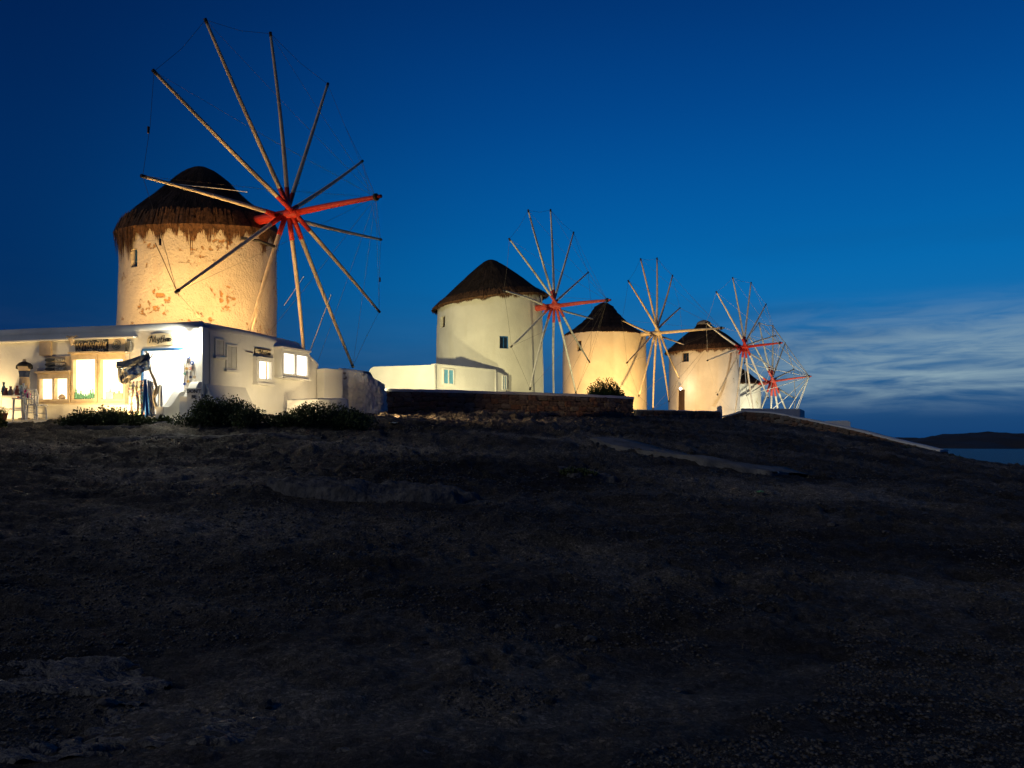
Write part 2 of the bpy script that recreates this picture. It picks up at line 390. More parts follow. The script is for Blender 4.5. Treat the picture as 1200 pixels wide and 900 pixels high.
# ------------------------------------------------------------------ terrain
CP = [(0, 0, -1.62), (-7, 0, -1.58), (7, 0, -1.70), (0, -8, -1.9), (-14, 3, -1.3), (14, 3, -2.0),
      (-11.6, 28.6, .9), (-1.3, 45, 1.6), (7, 58, 1.7), (17, 68, 1.7), (24, 83, .6), (-30, 40, 1), (-30, 70, .5), (0, 92, 0),
      (30, 110, -7), (0, 130, -12), (-60, 130, -12), (34, 50, -3.6), (40, 42, -4.0), (45, 60, -7), (60, 60, -14), (60, 20, -11), (50, 100, -14),
      (-60, 60, -3), (-60, 0, -3), (-90, 90, -14), (0, -60, -6), (60, -40, -12), (-60, -60, -8), (-22, 24, .9), (-5, 36, 1.4), (3, 38, 1.4), (28, 20, -3.2), (38, 75, -6)]
for px, py, d in [(0, 900, 3.85), (600, 899, 3.9), (1200, 902, 3.9), (600, 765, 6), (0, 758, 6), (1200, 778, 6), (600, 622, 10), (0, 611, 10), (1200, 642, 10),
                  (600, 545, 15), (0, 537, 15), (1200, 586, 15), (600, 508, 20), (300, 504.5, 20), (0, 502.5, 20), (1000, 556, 20), (1200, 569, 20),
                  (150, 496, 21.2), (150, 491.5, 22.2), (380, 492, 23.5), (500, 494, 25), (800, 512, 25), (1000, 536, 25), (1200, 560, 25),
                  (460, 485, 30), (600, 488, 31.5), (740, 493.5, 34), (900, 508, 32), (1050, 532, 32), (1200, 553, 30),
                  (850, 497, 40), (1000, 514, 40), (1120, 540, 38), (1200, 549.5, 36), (780, 492, 45), (850, 492, 48), (950, 504, 46), (1050, 522, 43)]:
    p = at(px, py, d); CP.append((p.x, p.y, p.z))
CPa = np.array(CP)
def _tps(r2): return np.where(r2 > 1e-9, r2*np.log(r2+1e-12), 0)
_n = len(CPa)
_K = _tps(((CPa[:, None, :2]-CPa[None, :, :2])**2).sum(-1))+np.eye(_n)*2.0
_P = np.c_[np.ones(_n), CPa[:, :2]]
_W = np.linalg.solve(np.block([[_K, _P], [_P.T, np.zeros((3, 3))]]), np.r_[CPa[:, 2], 0, 0, 0])
SEA_Z = -11.0
def terrain(x, y, fine=True):
    x = np.asarray(x, float).ravel(); y = np.asarray(y, float).ravel()
    z = np.zeros_like(x)
    for s in range(0, len(x), 60000):
        xs, ys = x[s:s+60000], y[s:s+60000]
        z[s:s+60000] = _tps((xs[:, None]-CPa[None, :, 0])**2+(ys[:, None]-CPa[None, :, 1])**2)@_W[:_n]+_W[_n]+_W[_n+1]*xs+_W[_n+2]*ys
    rr = np.hypot(x, y)
    t = np.clip((rr-105)/45, 0, 1); t = t*t*(3-2*t)
    z = np.maximum(z*(1-t)+(SEA_Z-6)*t, SEA_Z-6)
    near = np.exp(-rr/60.0)
    far_ = 1+np.clip((rr-14)/18, 0, 1.3)
    z = z+near*far_*(0.10*fbm(x/5.5, y/3.2, 3, 5)+0.06*fbm(x/1.7, y/0.9, 3, 9))*np.clip((rr-1)/4, 0.2, 1)
    if fine:
        k = np.clip(rr/9, 0.45, 1.0)*np.clip((80-rr)/30, 0, 1)*(1+np.clip((rr-12)/16, 0, 1.4))
        rid = 1-np.abs(fbm(x/0.9, y/0.55, 3, 31))
        z = z+k*(0.045*(rid-0.6)+0.032*fbm(x/0.34, y/0.22, 4, 41, 0.62))
        cl_ = np.clip(fbm(x/2.6, y/2.0, 2, 55), 0, 1)
        z = z+k*0.06*cl_*np.clip(fbm(x/0.15, y/0.13, 2, 61), 0, 1)
    return z
def gz(x, y): return float(terrain([x], [y], False)[0])

azs = np.radians(np.unique(np.concatenate([np.linspace(-180, -44, 60), np.linspace(-44, 44, 760), np.linspace(44, 180, 60)])))
rows = np.concatenate([[0.0], np.geomspace(0.5, 2.6, 14, endpoint=False), np.geomspace(2.6, 60, 520, endpoint=False), np.geomspace(60, 240, 60)])
A, RR = np.meshgrid(azs, rows)
gx = RR*np.sin(A); gy = RR*np.cos(A)
gzv = terrain(gx, gy)
V = np.c_[gx.ravel(), gy.ravel(), gzv]
nr, nc = A.shape
ii = np.arange((nr-1)*nc).reshape(nr-1, nc)[:, :nc-1]
Fq = np.stack([ii, ii+nc, ii+nc+1, ii+1], -1).reshape(-1, 4)
me = bpy.data.meshes.new('ground')
me.vertices.add(len(V)); me.vertices.foreach_set('co', V.ravel())
me.loops.add(Fq.size); me.loops.foreach_set('vertex_index', Fq.ravel())
me.polygons.add(len(Fq)); me.polygons.foreach_set('loop_start', np.arange(0, Fq.size, 4)); me.polygons.foreach_set('loop_total', np.full(len(Fq), 4))
me.polygons.foreach_set('use_smooth', np.ones(len(Fq), bool))
me.update(calc_edges=True)
me.materials.append(M['soil'])
ground = bpy.data.objects.new('ground', me); COL.objects.link(ground); tag(ground, kind='structure')

# sea out to the horizon
mb = MB()
n = 64
mb.add([(0, 0, SEA_Z)]+[(40000*math.cos(2*math.pi*k/n), 40000*math.sin(2*math.pi*k/n), SEA_Z) for k in range(n)], [(0, 1+k, 1+(k+1) % n) for k in range(n)])
tag(mb.build('sea', M['sea']), kind='structure')

# low islands across the water
def island(name, outline, d, depth, seed):
    mb = MB(); Pg = []
    xs = [o[0] for o in outline]
    rows_ = 14
    for i in range(rows_+1):
        t = i/rows_; prof = math.sin(math.pi*min(max(t, 0.0), 1.0))**0.8
        row = []
        for j in range(121):
            px = xs[0]+(xs[-1]-xs[0])*j/120
            hpx = float(np.interp(px, xs, [o[1] for o in outline]))
            dd = d+depth*(t-0.5)
            x = (px-CXP)/FPX*d*1.0
            h = hpx/FPX*d+(-SEA_Z)
            zz_ = SEA_Z-2+(h+2)*prof*(1+0.14*n1(j*0.21, i*0.6, seed)+0.09*n1(j*0.7, i*1.1, seed+3))
            row.append((x, dd+60*n1(j*.13, i*.2, seed+9), zz_))
        Pg.append(row)
    mb.grid(Pg)
    return tag(mb.build(name, M['island'], smooth=True), kind='structure')
# outline: photo column, height in px above the horizon
island('island_hill', [(1060, -6), (1075, 3), (1095, 7), (1112, 11), (1134, 13), (1140, 14.5), (1150, 14), (1165, 15.5), (1180, 11.5), (1190, 7), (1200, 6), (1230, 6), (1290, 9), (1360, 3), (1400, -6)], 2400, 800, 3)
island('far_island', [(980, -6), (1000, 1), (1025, 6), (1050, 7.5), (1075, 5.5), (1105, 4), (1150, 3), (1200, 3), (1240, -6)], 3600, 900, 8)

# ------------------------------------------------------------------ windmills
def thatch(parent, c, prof, tilt, fringe, seed, n_bl, steps=0, dark=False):
    """prof: (radius, height above eave) from eave to apex; tilt: lean of the whole cap (vector dz/dx)"""
    rnd = random.Random(seed)
    N = 72
    P = []
    pr = []
    for i in range(len(prof)-1):
        for k in range(4): pr.append((prof[i][0]+(prof[i+1][0]-prof[i][0])*k/4, prof[i][1]+(prof[i+1][1]-prof[i][1])*k/4))
    pr.append(prof[-1])
    def pt(r, z, a, j=0.0):
        w = 0.05*n1(a*3.0+seed, z*1.5, seed)+0.03*n1(a*11, z*4, seed+1)
        q = Vector((math.cos(a)*(r+w*min(1, r)+j), math.sin(a)*(r+w*min(1, r)+j), z))
        return c+q+Vector((0, 0, q.x*tilt[0]+q.y*tilt[1]))
    mb = MB()
    rows_ = []
    zmax = prof[-1][1]
    for r, z in [(prof[0][0]-0.12, -0.10)]+pr:
        st = 0.0
        if steps: st = 0.10*((1-(z/zmax)*steps) % 1.0)-0.03
        rows_.append([pt(max(r+st*min(1, r*1.5), 0.01), z, 2*math.pi*k/N) for k in range(N+1)])
    mb.grid(rows_)
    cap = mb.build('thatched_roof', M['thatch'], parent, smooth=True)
    # reed bundles: long thin blades laid down the slope, course over course
    fl = MB()
    def rz(t):
        f = t*(len(prof)-1); i = min(int(f), len(prof)-2); f -= i
        return prof[i][0]+(prof[i+1][0]-prof[i][0])*f, prof[i][1]+(prof[i+1][1]-prof[i][1])*f
    for _ in range(n_bl):
        t = 1-math.sqrt(rnd.random()); t = min(t, 0.97)
        if steps: t = round(t*steps)/steps+0.02*rnd.random(); t = min(t, .97)
        a = rnd.random()*2*math.pi
        r, z = rz(t); r2, z2 = rz(max(t-0.10-0.06*rnd.random(), 0))
        w = 0.02+0.02*rnd.random(); da = w/max(r, 0.3)
        l1 = 0.03+0.07*rnd.random()
        p0 = pt(r, z, a-da, 0.01); p1 = pt(r, z, a+da, 0.01); p2 = pt(r2, z2-0.05*rnd.random(), a+rnd.uniform(-.03, .03), l1)
        fl.add([p0, p1, p2], [(0, 1, 2)])
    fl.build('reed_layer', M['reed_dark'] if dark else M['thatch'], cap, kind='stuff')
    # ragged fringe under the eave
    fr = MB()
    if fringe > 0:
        # bundles of reed hanging in pointed clumps
        clumps = []; a = 0.0
        while a < 2*math.pi:
            wd = rnd.uniform(.13, .34); clumps.append((a+wd/2, wd, rnd.uniform(.35, 1.0)**1.2)); a += wd*rnd.uniform(.62, .95)
        for ca, wd, ln0 in clumps:
            for i in range(int(360*wd)):
                u = rnd.uniform(-1, 1); a = ca+u*wd*.62
                ln = fringe*ln0*(1-abs(u)**1.3*.78)*rnd.uniform(.72, 1.08)+.04
                up = 0.08+0.55*rnd.random()
                r0, z0 = prof[0][0], prof[0][1]
                dr, dz = prof[1][0]-r0, prof[1][1]-z0; L = math.hypot(dr, dz)
                da = (0.014+0.016*rnd.random())/r0
                lean = (ca-a)*.35+rnd.uniform(-.02, .02)
                j = rnd.uniform(-0.05, 0.09)
                p0 = pt(r0+dr/L*up, z0+dz/L*up+0.03, a-da, j); p1 = pt(r0+dr/L*up, z0+dz/L*up+0.03, a+da, j)
                p2 = pt(r0+0.02, z0-0.02, a+da+lean*.3, j+.02); p3 = pt(r0+0.02, z0-0.02, a-da+lean*.3, j+.02)
                p4 = pt(r0-0.05+rnd.uniform(-.04, .05), z0-ln, a+lean, j*.7)
                fr.add([p0, p1, p2, p3, p4], [(0, 1, 2, 3), (3, 2, 4)])
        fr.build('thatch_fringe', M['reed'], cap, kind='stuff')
    return cap

def windmill(name, label, cx, cy, r, z_base, z_eave, hub, axis, RAD, th0, blen, tower_mat, prof, tilt, fringe, windows, spar_mat, red_mat, seed,
             rope_mat, steps=0, taper=0.03, spar_r=0.075, stay_r=0.007, dark=False, red_len=0.92, nbl=2600):
    rnd = random.Random(seed)
    T = empty(name, (cx, cy, z_base), label, 'windmill', 'row of thatched windmills along the hilltop')
    C0 = Vector((cx, cy, 0))
    # tower with real window openings
    def ang(px):      # angle on the tower of the front surface seen at photo column px
        dx = (px-CXP)/FPX
        d = Vector((dx, 1)); c = Vector((cx, cy))
        A_ = d.dot(d); B_ = -2*d.dot(c); Cc = c.dot(c)-r*r
        t = (-B_-math.sqrt(max(B_*B_-4*A_*Cc, 0)))/(2*A_)
        q = d*t-c
        return math.atan2(q.y, q.x), t
    wins = []
    for (px, py, hw, hh, kind) in windows:
        a, t = ang(px); z = (HYP-py)/FPX*t
        wins.append((a % (2*math.pi), z, hw/r, hh, kind))
    al = set(round(2*math.pi*k/96, 6) for k in range(96)); zl = set(np.linspace(z_base-0.6, z_eave, 34).round(5))
    for a, z, da, hh, _ in wins:
        al = {q for q in al if not (a-da-0.012 < q < a+da+0.012)}|{a-da, a-da*0.3, a+da*0.3, a+da}
        zl = {q for q in zl if not (abs(q-(z-hh)) < 0.05 or abs(q-(z+hh)) < 0.05)}|{z-hh, z+hh}
    al = sorted(al); zl = sorted(zl)
    def rad(a, z):
        return r*(1+taper*(1-(z-z_base)/(z_eave-z_base)))+0.035*n1(a*2.2+seed, z*0.5, seed)+0.015*n1(a*9, z*2.2, seed+2)
    def sp(a, z, dr=0.0):
        q = rad(a, z)+dr; w = Vector((math.cos(a)*q, math.sin(a)*q, z))
        w.z += (w.x*tilt[0]+w.y*tilt[1])*max(0, (z-z_base)/(z_eave-z_base))**5     # wall head follows the lean of the roof
        return C0+w
    mb = MB(); na = len(al)
    vs = [sp(a, z) for z in zl for a in al]; fs = []
    for i in range(len(zl)-1):
        for j in range(na):
            a0 = al[j]; a1 = al[(j+1) % na]+(2*math.pi if j == na-1 else 0); am = (a0+a1)/2; zm = (zl[i]+zl[i+1])/2
            if any(abs(am-w[0]) < w[2] and abs(zm-w[1]) < w[3] for w in wins): continue
            fs.append((i*na+j, i*na+(j+1) % na, (i+1)*na+(j+1) % na, (i+1)*na+j))
    mb.add(vs, fs)
    top = [sp(a, zl[-1]) for a in al]; mb.add(top+[C0+Vector((0, 0, zl[-1]+0.15))], [(j, (j+1) % na, na) for j in range(na)])
    mb.build('tower', tower_mat, T, smooth=True)
    for a, z, da, hh, kind in wins:
        dep = -0.32
        w_ = MB()
        ring = [(a-da, z-hh), (a+da, z-hh), (a+da, z+hh), (a-da, z+hh)]
        vs = [sp(*q) for q in ring]+[sp(q[0], q[1], dep) for q in ring]
        w_.add(vs, [(0, 1, 5, 4), (1, 2, 6, 5), (2, 3, 7, 6), (3, 0, 4, 7)])
        wo_ = w_.build('door' if kind == 'door' else 'window', tower_mat, T)
        if kind == 'door':
            nb = 4
            for k in range(nb):
                a0 = a-da+2*da*k/nb+0.004; a1 = a-da+2*da*(k+1)/nb-0.004
                bb = MB(); bb.add([sp(a0, z-hh, dep+.12), sp(a1, z-hh, dep+.12), sp(a1, z+hh, dep+.12), sp(a0, z+hh, dep+.12), sp(a0, z-hh, dep+.07), sp(a1, z-hh, dep+.07), sp(a1, z+hh, dep+.07), sp(a0, z+hh, dep+.07)],
                                  [(0, 1, 2, 3), (4, 7, 6, 5), (0, 4, 5, 1), (1, 5, 6, 2), (2, 6, 7, 3), (3, 7, 4, 0)])
                bb.build('plank', M['darkwood'], wo_)
        else:
            fm = MB(); t = 0.05/r
            for q0, q1, q2, q3 in (((a-da, z-hh), (a-da+t, z-hh), (a-da+t, z+hh), (a-da, z+hh)), ((a+da-t, z-hh), (a+da, z-hh), (a+da, z+hh), (a+da-t, z+hh)),
                                   ((a-da+t, z-hh), (a+da-t, z-hh), (a+da-t, z-hh+.05), (a-da+t, z-hh+.05)), ((a-da+t, z+hh-.05), (a+da-t, z+hh-.05), (a+da-t, z+hh), (a-da+t, z+hh)),
                                   ((a-t*.35, z-hh+.05), (a+t*.35, z-hh+.05), (a+t*.35, z+hh-.05), (a-t*.35, z+hh-.05))):
                fm.add([sp(*q, dep+.16) for q in (q0, q1, q2, q3)]+[sp(*q, dep+.11) for q in (q0, q1, q2, q3)],
                       [(0, 1, 2, 3), (4, 7, 6, 5), (0, 4, 5, 1), (1, 5, 6, 2), (2, 6, 7, 3), (3, 7, 4, 0)])
            fm.build('frame', M['darkwood'] if kind == 'wood' else M['bluewood'], wo_)
            pn = MB(); pn.add([sp(a-da, z-hh, dep+.10), sp(a+da, z-hh, dep+.10), sp(a+da, z+hh, dep+.10), sp(a-da, z+hh, dep+.10)], [(0, 1, 2, 3)])
            pn.build('pane', M['glass_dark'], wo_)
    thatch(T, Vector((cx, cy, z_eave)), prof, tilt, fringe, seed, nbl, steps, dark)
    # wheel
    H = Vector(hub); nv = Vector(axis).normalized(); u = nv.cross(Vector((0, 0, 1))).normalized(); v = u.cross(nv)
    tdist = (Vector((H.x, H.y))-Vector((cx, cy))).length
    ax_ = MB(); ax_.tube([H-nv*(tdist-r+1.0), H-nv*0.5, H+nv*0.35, H+nv*0.5], [0.17, 0.17, 0.16, 0.10], 12)
    ax_.build('axle', red_mat, T, smooth=True)
    B = H+nv*blen
    bo = MB(); bo.tube([H+nv*0.3, H+nv*(blen*0.5)+v*0.02, B, B+nv*0.22], [0.115, 0.10, 0.07, 0.055], 10); boom = bo.build('boom', red_mat, T, smooth=True)
    bt = MB(); bt.tube([B-nv*0.05, B+nv*0.06], [0.12, 0.12], 10); bt.build('boom_collar', M['iron'], boom, smooth=True)
    tips = []
    for k in range(12):
        th = th0+k*math.pi/6
        d = u*math.cos(th)+v*math.sin(th)
        off = nv*(0.62*(((k*5) % 6)/5.0-0.5))
        L_ = RAD*(1+rnd.uniform(-.012, .012))
        s0 = H+off; tip = H+d*L_+nv*rnd.uniform(-.08, .08)
        tips.append(tip)
        bend = u.cross(d)*0
        side = nv*rnd.uniform(-.07, .07)+(nv.cross(d))*rnd.uniform(-.06, .06)
        sb = MB(); K = 9
        pts = [s0+(tip-s0)*(i/K)+side*math.sin(math.pi*i/K) for i in range(K+1)]
        sb.tube(pts, [spar_r*(1.12-0.50*i/K) for i in range(K+1)], 8)
        spo = sb.build('sail_spar', spar_mat, T, smooth=True)
        # double spar lashed along the inner half
        rb = MB(); f = red_len/L_
        rb.tube([s0+(tip-s0)*t_+side*math.sin(math.pi*t_) for t_ in (0.01, f*0.5, f)], [spar_r*1.22, spar_r*1.18, spar_r*1.10], 8)
        rb.build('painted_root', red_mat, spo, smooth=True)
        tp = MB(); tp.tube([tip-d*0.10, tip+d*0.05], [spar_r*0.72, spar_r*0.70], 8); tp.build('tip_band', M['iron'], spo, smooth=True)
    rr_ = MB()
    for k in range(12):
        p, q = tips[k], tips[(k+1) % 12]; mid = (p+q)/2-Vector((0, 0, 0.05))-(((p+q)/2-H).normalized()*0.06)
        rr_.tube([p, mid, q], stay_r*1.3, 5)
    rr_.build('rim_rope', rope_mat, T)
    for k in range(12):
        st = MB(); st.tube([tips[k], (tips[k]*0.5+B*0.5)-Vector((0, 0, 0.06)), B], stay_r, 5); st.build('stay_rope', rope_mat, T)
    return T, H, tips, B

def ax_of(az, el): return (math.cos(R(el))*math.cos(R(az)), -math.cos(R(el))*math.sin(R(az)), math.sin(R(el)))
# largest mill, behind the shop
mill_a, H1, tips1, B1 = windmill('windmill', 'largest windmill with ragged thatch and glowing ochre tower rising behind the shop',
    -11.6, 28.57, 2.70, 0.9, 7.80, (-7.89, 27.0, 8.08), ax_of(22.9, 2.4), 6.18, R(-5.9), 3.65,
    M['tower_big'], [(2.74, 0.04), (2.58, .41), (2.28, .75), (1.80, 1.2), (1.39, 1.52), (1.08, 1.84), (.86, 2.08), (.48, 2.38), (.22, 2.5), (0.02, 2.54)], (0.03, 0.15), 1.3,
    [(156.5, 297, 0.17, 0.36, 'blue')], M['spar'], M['red'], 11, M['rope'], spar_r=0.078, stay_r=0.0045, nbl=4200)
# dark beam and toggles
mb = MB(); mb.tube([at(283, 279, 26.0), at(303, 282, 25.9), at(322, 289, 26.2)], 0.05, 8); mb.build('eave_beam', M['iron'], mill_a, smooth=True)
mb = MB(); mb.tube([at(362, 415, 27.5), at(388, 345, 28.5)], 0.016, 6); mb.build('guy_rope', M['rope_pale'], mill_a)
mb = MB(); mb.tube([at(333, 358, 28.5), at(356, 324, 28.8)], 0.012, 6); mb.build('guy_rope', M['rope_pale'], mill_a)
mb = MB(); mb.tube([at(182, 285, 25.8), at(190, 302, 25.7), at(212, 352, 25.9)], 0.014, 6); mb.build('wall_rope', M['rope'], mill_a)
mb = MB(); mb.tube([at(207, 216, 26.9), at(258, 221, 26.5), at(290, 225, 26.6)], 0.016, 6); mb.build('roof_rope', M['rope_pale'], mill_a)
for k in (6, 11, 0):
    p = tips1[k]*0.5+tips1[(k+1) % 12]*0.5
    mb = MB(); mb.tube([p+Vector((0, 0, -.28)), p+Vector((0, 0, -.1))], [0.035, 0.035], 8); mb.build('rope_toggle', M['darkwood'], mill_a)

mill_b, *_ = windmill('windmill', 'pale cream windmill with lopsided dark thatch beside the low white annex',
    -1.30, 45.09, 3.08, 1.5, 8.30, (2.30, 43.0, 7.73), ax_of(30.2, 0.6), 5.45, R(359.2), 3.26,
    M['tower_cream'], [(3.32, 0.0), (2.55, 0.66), (1.75, 1.32), (1.0, 1.95), (0.38, 2.42), (0.16, 2.52), (0.02, 2.54)], (0.125, 0.05), 0.30,
    [(591, 401, 0.27, 0.35, 'blue'), (518.5, 374, 0.30, 0.36, 'wood')], M['spar_pale'], M['red_pale'], 23, M['rope'], dark=True, spar_r=0.068, stay_r=0.005, nbl=3600)
mill_c, *_ = windmill('windmill', 'amber lit windmill with stepped conical thatch and bare timber wheel behind the round bush',
    6.99, 58.3, 3.10, 1.6, 8.22, (10.46, 56.0, 8.11), ax_of(33.5, -0.4), 5.53, R(2.2), 4.86,
    M['tower_warm'], [(3.02, 0.0), (2.4, .46), (1.8, .95), (1.33, 1.38), (.98, 1.78), (.66, 2.22), (.28, 2.50), (0.02, 2.58)], (0.0, 0.02), 0.12,
    [(679, 405, 0.20, 0.38, 'wood')], M['spar'], M['spar'], 37, M['rope'], steps=7, dark=True, spar_r=0.08, stay_r=0.005)
mill_d, *_ = windmill('windmill', 'windmill with peeling plaster and a small lamp above its door',
    16.9, 67.75, 3.0, 1.6, 8.28, (19.55, 65.0, 8.22), ax_of(46.2, 1.0), 5.85, R(14.7), 3.29,
    M['tower_worn'], [(3.30, 0.0), (2.70, 0.62), (1.9, 1.30), (1.2, 1.80), (0.72, 2.08), (0.62, 2.32), (0.32, 2.55), (0.02, 2.62)], (0.055, 0.05), 0.42,
    [(803, 417, 0.34, 0.42, 'wood'), (798, 471, 0.42, 1.05, 'door')], M['spar_pale'], M['red'], 41, M['rope_pale'], spar_r=0.085, stay_r=0.008)
mill_e, *_ = windmill('windmill', 'smallest whitish windmill half hidden behind the peeling mill',
    23.84, 82.9, 2.85, 0.4, 6.45, (26.98, 80.0, 6.55), ax_of(42.7, 4.4), 6.21, R(13.8), 3.98,
    M['tower_white'], [(3.0, 0.0), (2.3, 0.62), (1.5, 1.30), (0.8, 1.80), (0.3, 2.12), (0.02, 2.2)], (0, 0), 0.22,
    [], M['spar_pale'], M['red_pale'], 53, M['rope_pale'], spar_r=0.10, stay_r=0.032, red_len=1.6)
# grey cap stone on the worn mill
mb = MB(); mb.lathe((16.9, 67.75, 10.40), [(0.66, 0.0), (0.66, 0.18), (0.55, 0.38), (0.3, 0.52), (0.05, 0.58)], 18); mb.build('roof_cap', M['greystone'], mill_d, smooth=True)

# ------------------------------------------------------------------ souvenir shop
C = Vector((-8.86, 22.0, 0)); FL = Vector((-0.971, 0.239, 0)).normalized(); NF = Vector((-0.239, -0.971, 0)).normalized()
SD = Vector((0.411, 0.912, 0)).normalized(); NS = Vector((0.912, -0.411, 0)).normalized()
UP = Vector((0, 0, 1))
ZT = 3.37
def on_plane(px, py, P0, nrm):
    d = Vector(((px-CXP)/FPX, 1, (HYP-py)/FPX)); return d*(P0.dot(nrm)/d.dot(nrm))
def fr(px, py, out=0.0):
    p = on_plane(px, py, C+NF*out, NF); return (p-C).dot(FL), p.z
def sr(px, py, out=0.0):
    p = on_plane(px, py, C+NS*out, NS); return (p-C).dot(SD), p.z
def fpt(a, z, o=0.0): return C+FL*a+NF*o+UP*z
def spt(a, z, o=0.0): return C+SD*a+NS*o+UP*z
def abox(mb, P, a0, a1, z0, z1, o0, o1, mi=0):
    vs = [P(a, z, o) for a in (a0, a1) for z in (z0, z1) for o in (o0, o1)]
    return mb.add(vs, [(0, 1, 3, 2), (4, 6, 7, 5), (0, 4, 5, 1), (2, 3, 7, 6), (0, 2, 6, 4), (1, 5, 7, 3)], mi)
def fbox(mb, px0, px1, py0, py1, o0, o1, P=fpt, Q=fr):
    """box on a facade covering photo columns px0..px1 and rows py0..py1"""
    a0 = Q(px0, (py0+py1)/2)[0]; a1 = Q(px1, (py0+py1)/2)[0]; xm = (px0+px1)/2
    z1 = Q(xm, py0)[1]; z0 = Q(xm, py1)[1]
    return abox(mb, P, a0, a1, z0, z1, o0, o1)
shop = empty('souvenir_shop', C+UP*0.7, 'low white souvenir shop with lit windows at the foot of the ragged windmill', 'shop')
ZG = 0.35
dr0 = fr(215.5, 450)[0]; dr1 = fr(168, 450)[0]; dz1 = fr(190, 410)[1]; AL = 9.2
mb = MB()
TH = 0.35
abox(mb, fpt, 0, dr0, ZG, ZT, -TH, 0)                       # right of the door
abox(mb, fpt, dr0, dr1, dz1, ZT, -TH, 0)                    # above the door
abox(mb, fpt, dr1, AL, ZG, ZT, -TH, 0)                      # left of the door
SE = 4.25                                                   # where the side parapet starts to fall
zt2 = 2.74; SE2 = 5.16
mb.prism([spt(0.30, ZG), spt(SE2, ZG), spt(SE2, zt2), spt(SE, ZT-0.10), spt(0.30, ZT-0.004)], -NS*TH)
wall = mb.build('wall', M['white'], shop)
mb = MB()
rv = [fpt(0.28, ZT-0.3, -0.3), fpt(AL, ZT-0.3, -0.3), fpt(AL, ZT-0.3, -3.9), spt(SE, ZT-0.3, -0.3)]
mb.prism(rv, (0, 0, 0.06)); mb.build('roof', M['concrete'], shop)
mb = MB()
mb.prism([spt(SE+0.02, ZT-0.13, 0.02), spt(SE2, zt2-0.02, 0.02), spt(SE2, zt2+0.05, 0.02), spt(SE+0.02, ZT-0.06, 0.02)], -NS*3.4); mb.build('sloping_roof', M['white'], shop)
mb = MB(); abox(mb, spt, 4.55, 4.75, 2.95, 3.42, -1.1, -0.9); mb.build('chimney', M['white'], shop)
# thin rounded rim along the parapet
mb = MB(); mb.tube([fpt(AL, ZT, -.17), fpt(6, ZT+.012, -.17), fpt(3, ZT-.008, -.17), fpt(0.12, ZT+.01, -.17)], 0.185, 10)
mb.build('parapet_rim', M['cap'], shop, smooth=True)
mb = MB(); mb.tube([spt(0.30, ZT-.01, -.17), spt(2, ZT-.02, -.17), spt(SE, ZT-.10, -.17)], 0.182, 10); mb.build('parapet_rim', M['cap'], shop, smooth=True)
# lit entrance room behind the door opening
mb = MB(); x0, x1 = dr0-0.35, dr1+0.35
zf = 0.66
P0 = [fpt(x0, zf, -TH-.002), fpt(x1, zf, -TH-.002), fpt(x1, 2.95, -TH-.002), fpt(x0, 2.95, -TH-.002)]; P1 = [p-NF*1.5 for p in P0]
mb.add(P0+P1, [(0, 1, 5, 4), (1, 2, 6, 5), (2, 3, 7, 6), (3, 0, 4, 7), (4, 5, 6, 7)])
mb.build('entrance_room', M['white'], shop)
L = bpy.data.lights.new('ceiling_light', 'POINT'); L.energy = 130; L.color = (1.0, 0.95, 0.84); L.shadow_soft_size = 0.15
lo = bpy.data.objects.new('ceiling_light', L); COL.objects.link(lo); lo.location = fpt((dr0+dr1)/2, 2.62, -1.0)-root_loc(shop); lo.parent = shop
mb = MB(); mb.lathe(fpt((dr0+dr1)/2, 2.72, -1.0), [(0.1, 0), (0.12, .03), (0.06, .12), (0.02, .2)], 12); mb.build('ceiling_lamp', M['bulb'], shop, smooth=True)
# blue door: frame and one leaf folded against the wall
mb = MB(); fbox(mb, 167, 215, 408.2, 410.6, -0.05, 0.03); abox(mb, fpt, dr1, dr1+0.07, zf, dz1, -0.05, 0.028)
door = mb.build('door_frame', M['bluewood'], shop)
def display_case(px0, px1, py0, py1, npane, name, dep=0.16):
    """projecting show window: cornice, sill, posts, lit back, glass shelf items"""
    w = MB()
    a1 = fr(px0, 450)[0]; a0 = fr(px1, 450)[0]; xm = (px0+px1)/2
    z1 = fr(xm, py0)[1]; z0 = fr(xm, py1)[1]
    f = 0.075
    abox(w, fpt, a0, a1, z1-0.17, z1-0.0, 0.002, dep); abox(w, fpt, a0, a1, z0, z0+0.10, 0.002, dep)
    st = (a1-a0-f)/npane
    for k in range(npane+1): abox(w, fpt, a0+st*k, a0+st*k+f, z0+.10, z1-.17, 0.002, dep)
    o = w.build(name, M['frame'], shop)
    w = MB(); abox(w, fpt, a0-.05, a1+.05, z1-0.002, z1+0.05, 0.003, dep+.07); w.build('cornice', M['frame'], o)
    w = MB(); abox(w, fpt, a0-.04, a1+.04, z0-.05, z0-0.002, 0.003, dep+.06); w.build('sill', M['frame'], o)
    for k in range(npane):
        w = MB(); abox(w, fpt, a0+f+st*k, a0+st*(k+1), z0+.10, z1-.17, 0.02, 0.03); w.build('pane', M['lit_warm'], o)
    return o, (a0+f, a1-f, z0+.10, z1-.17)
d1, b1 = display_case(49, 86, 437.5, 472, 2, 'show_window')
d2, b2 = display_case(88, 118.5, 415, 472, 1, 'show_window')
d3, b3 = display_case(119.5, 151, 415, 472, 1, 'show_window')
def facade_item(name, mat, label, cat, group, fn):
    mb = MB(); fn(mb); b_ = base_of(mb); return tag(mb.build(name, mat, origin=b_, smooth=False), label, cat, group)
def vase(mb, p, h, r, n=10):
    mb.lathe(p, [(r*.6, 0), (r, h*.3), (r*.8, h*.55), (r*.35, h*.75), (r*.5, h)], n)
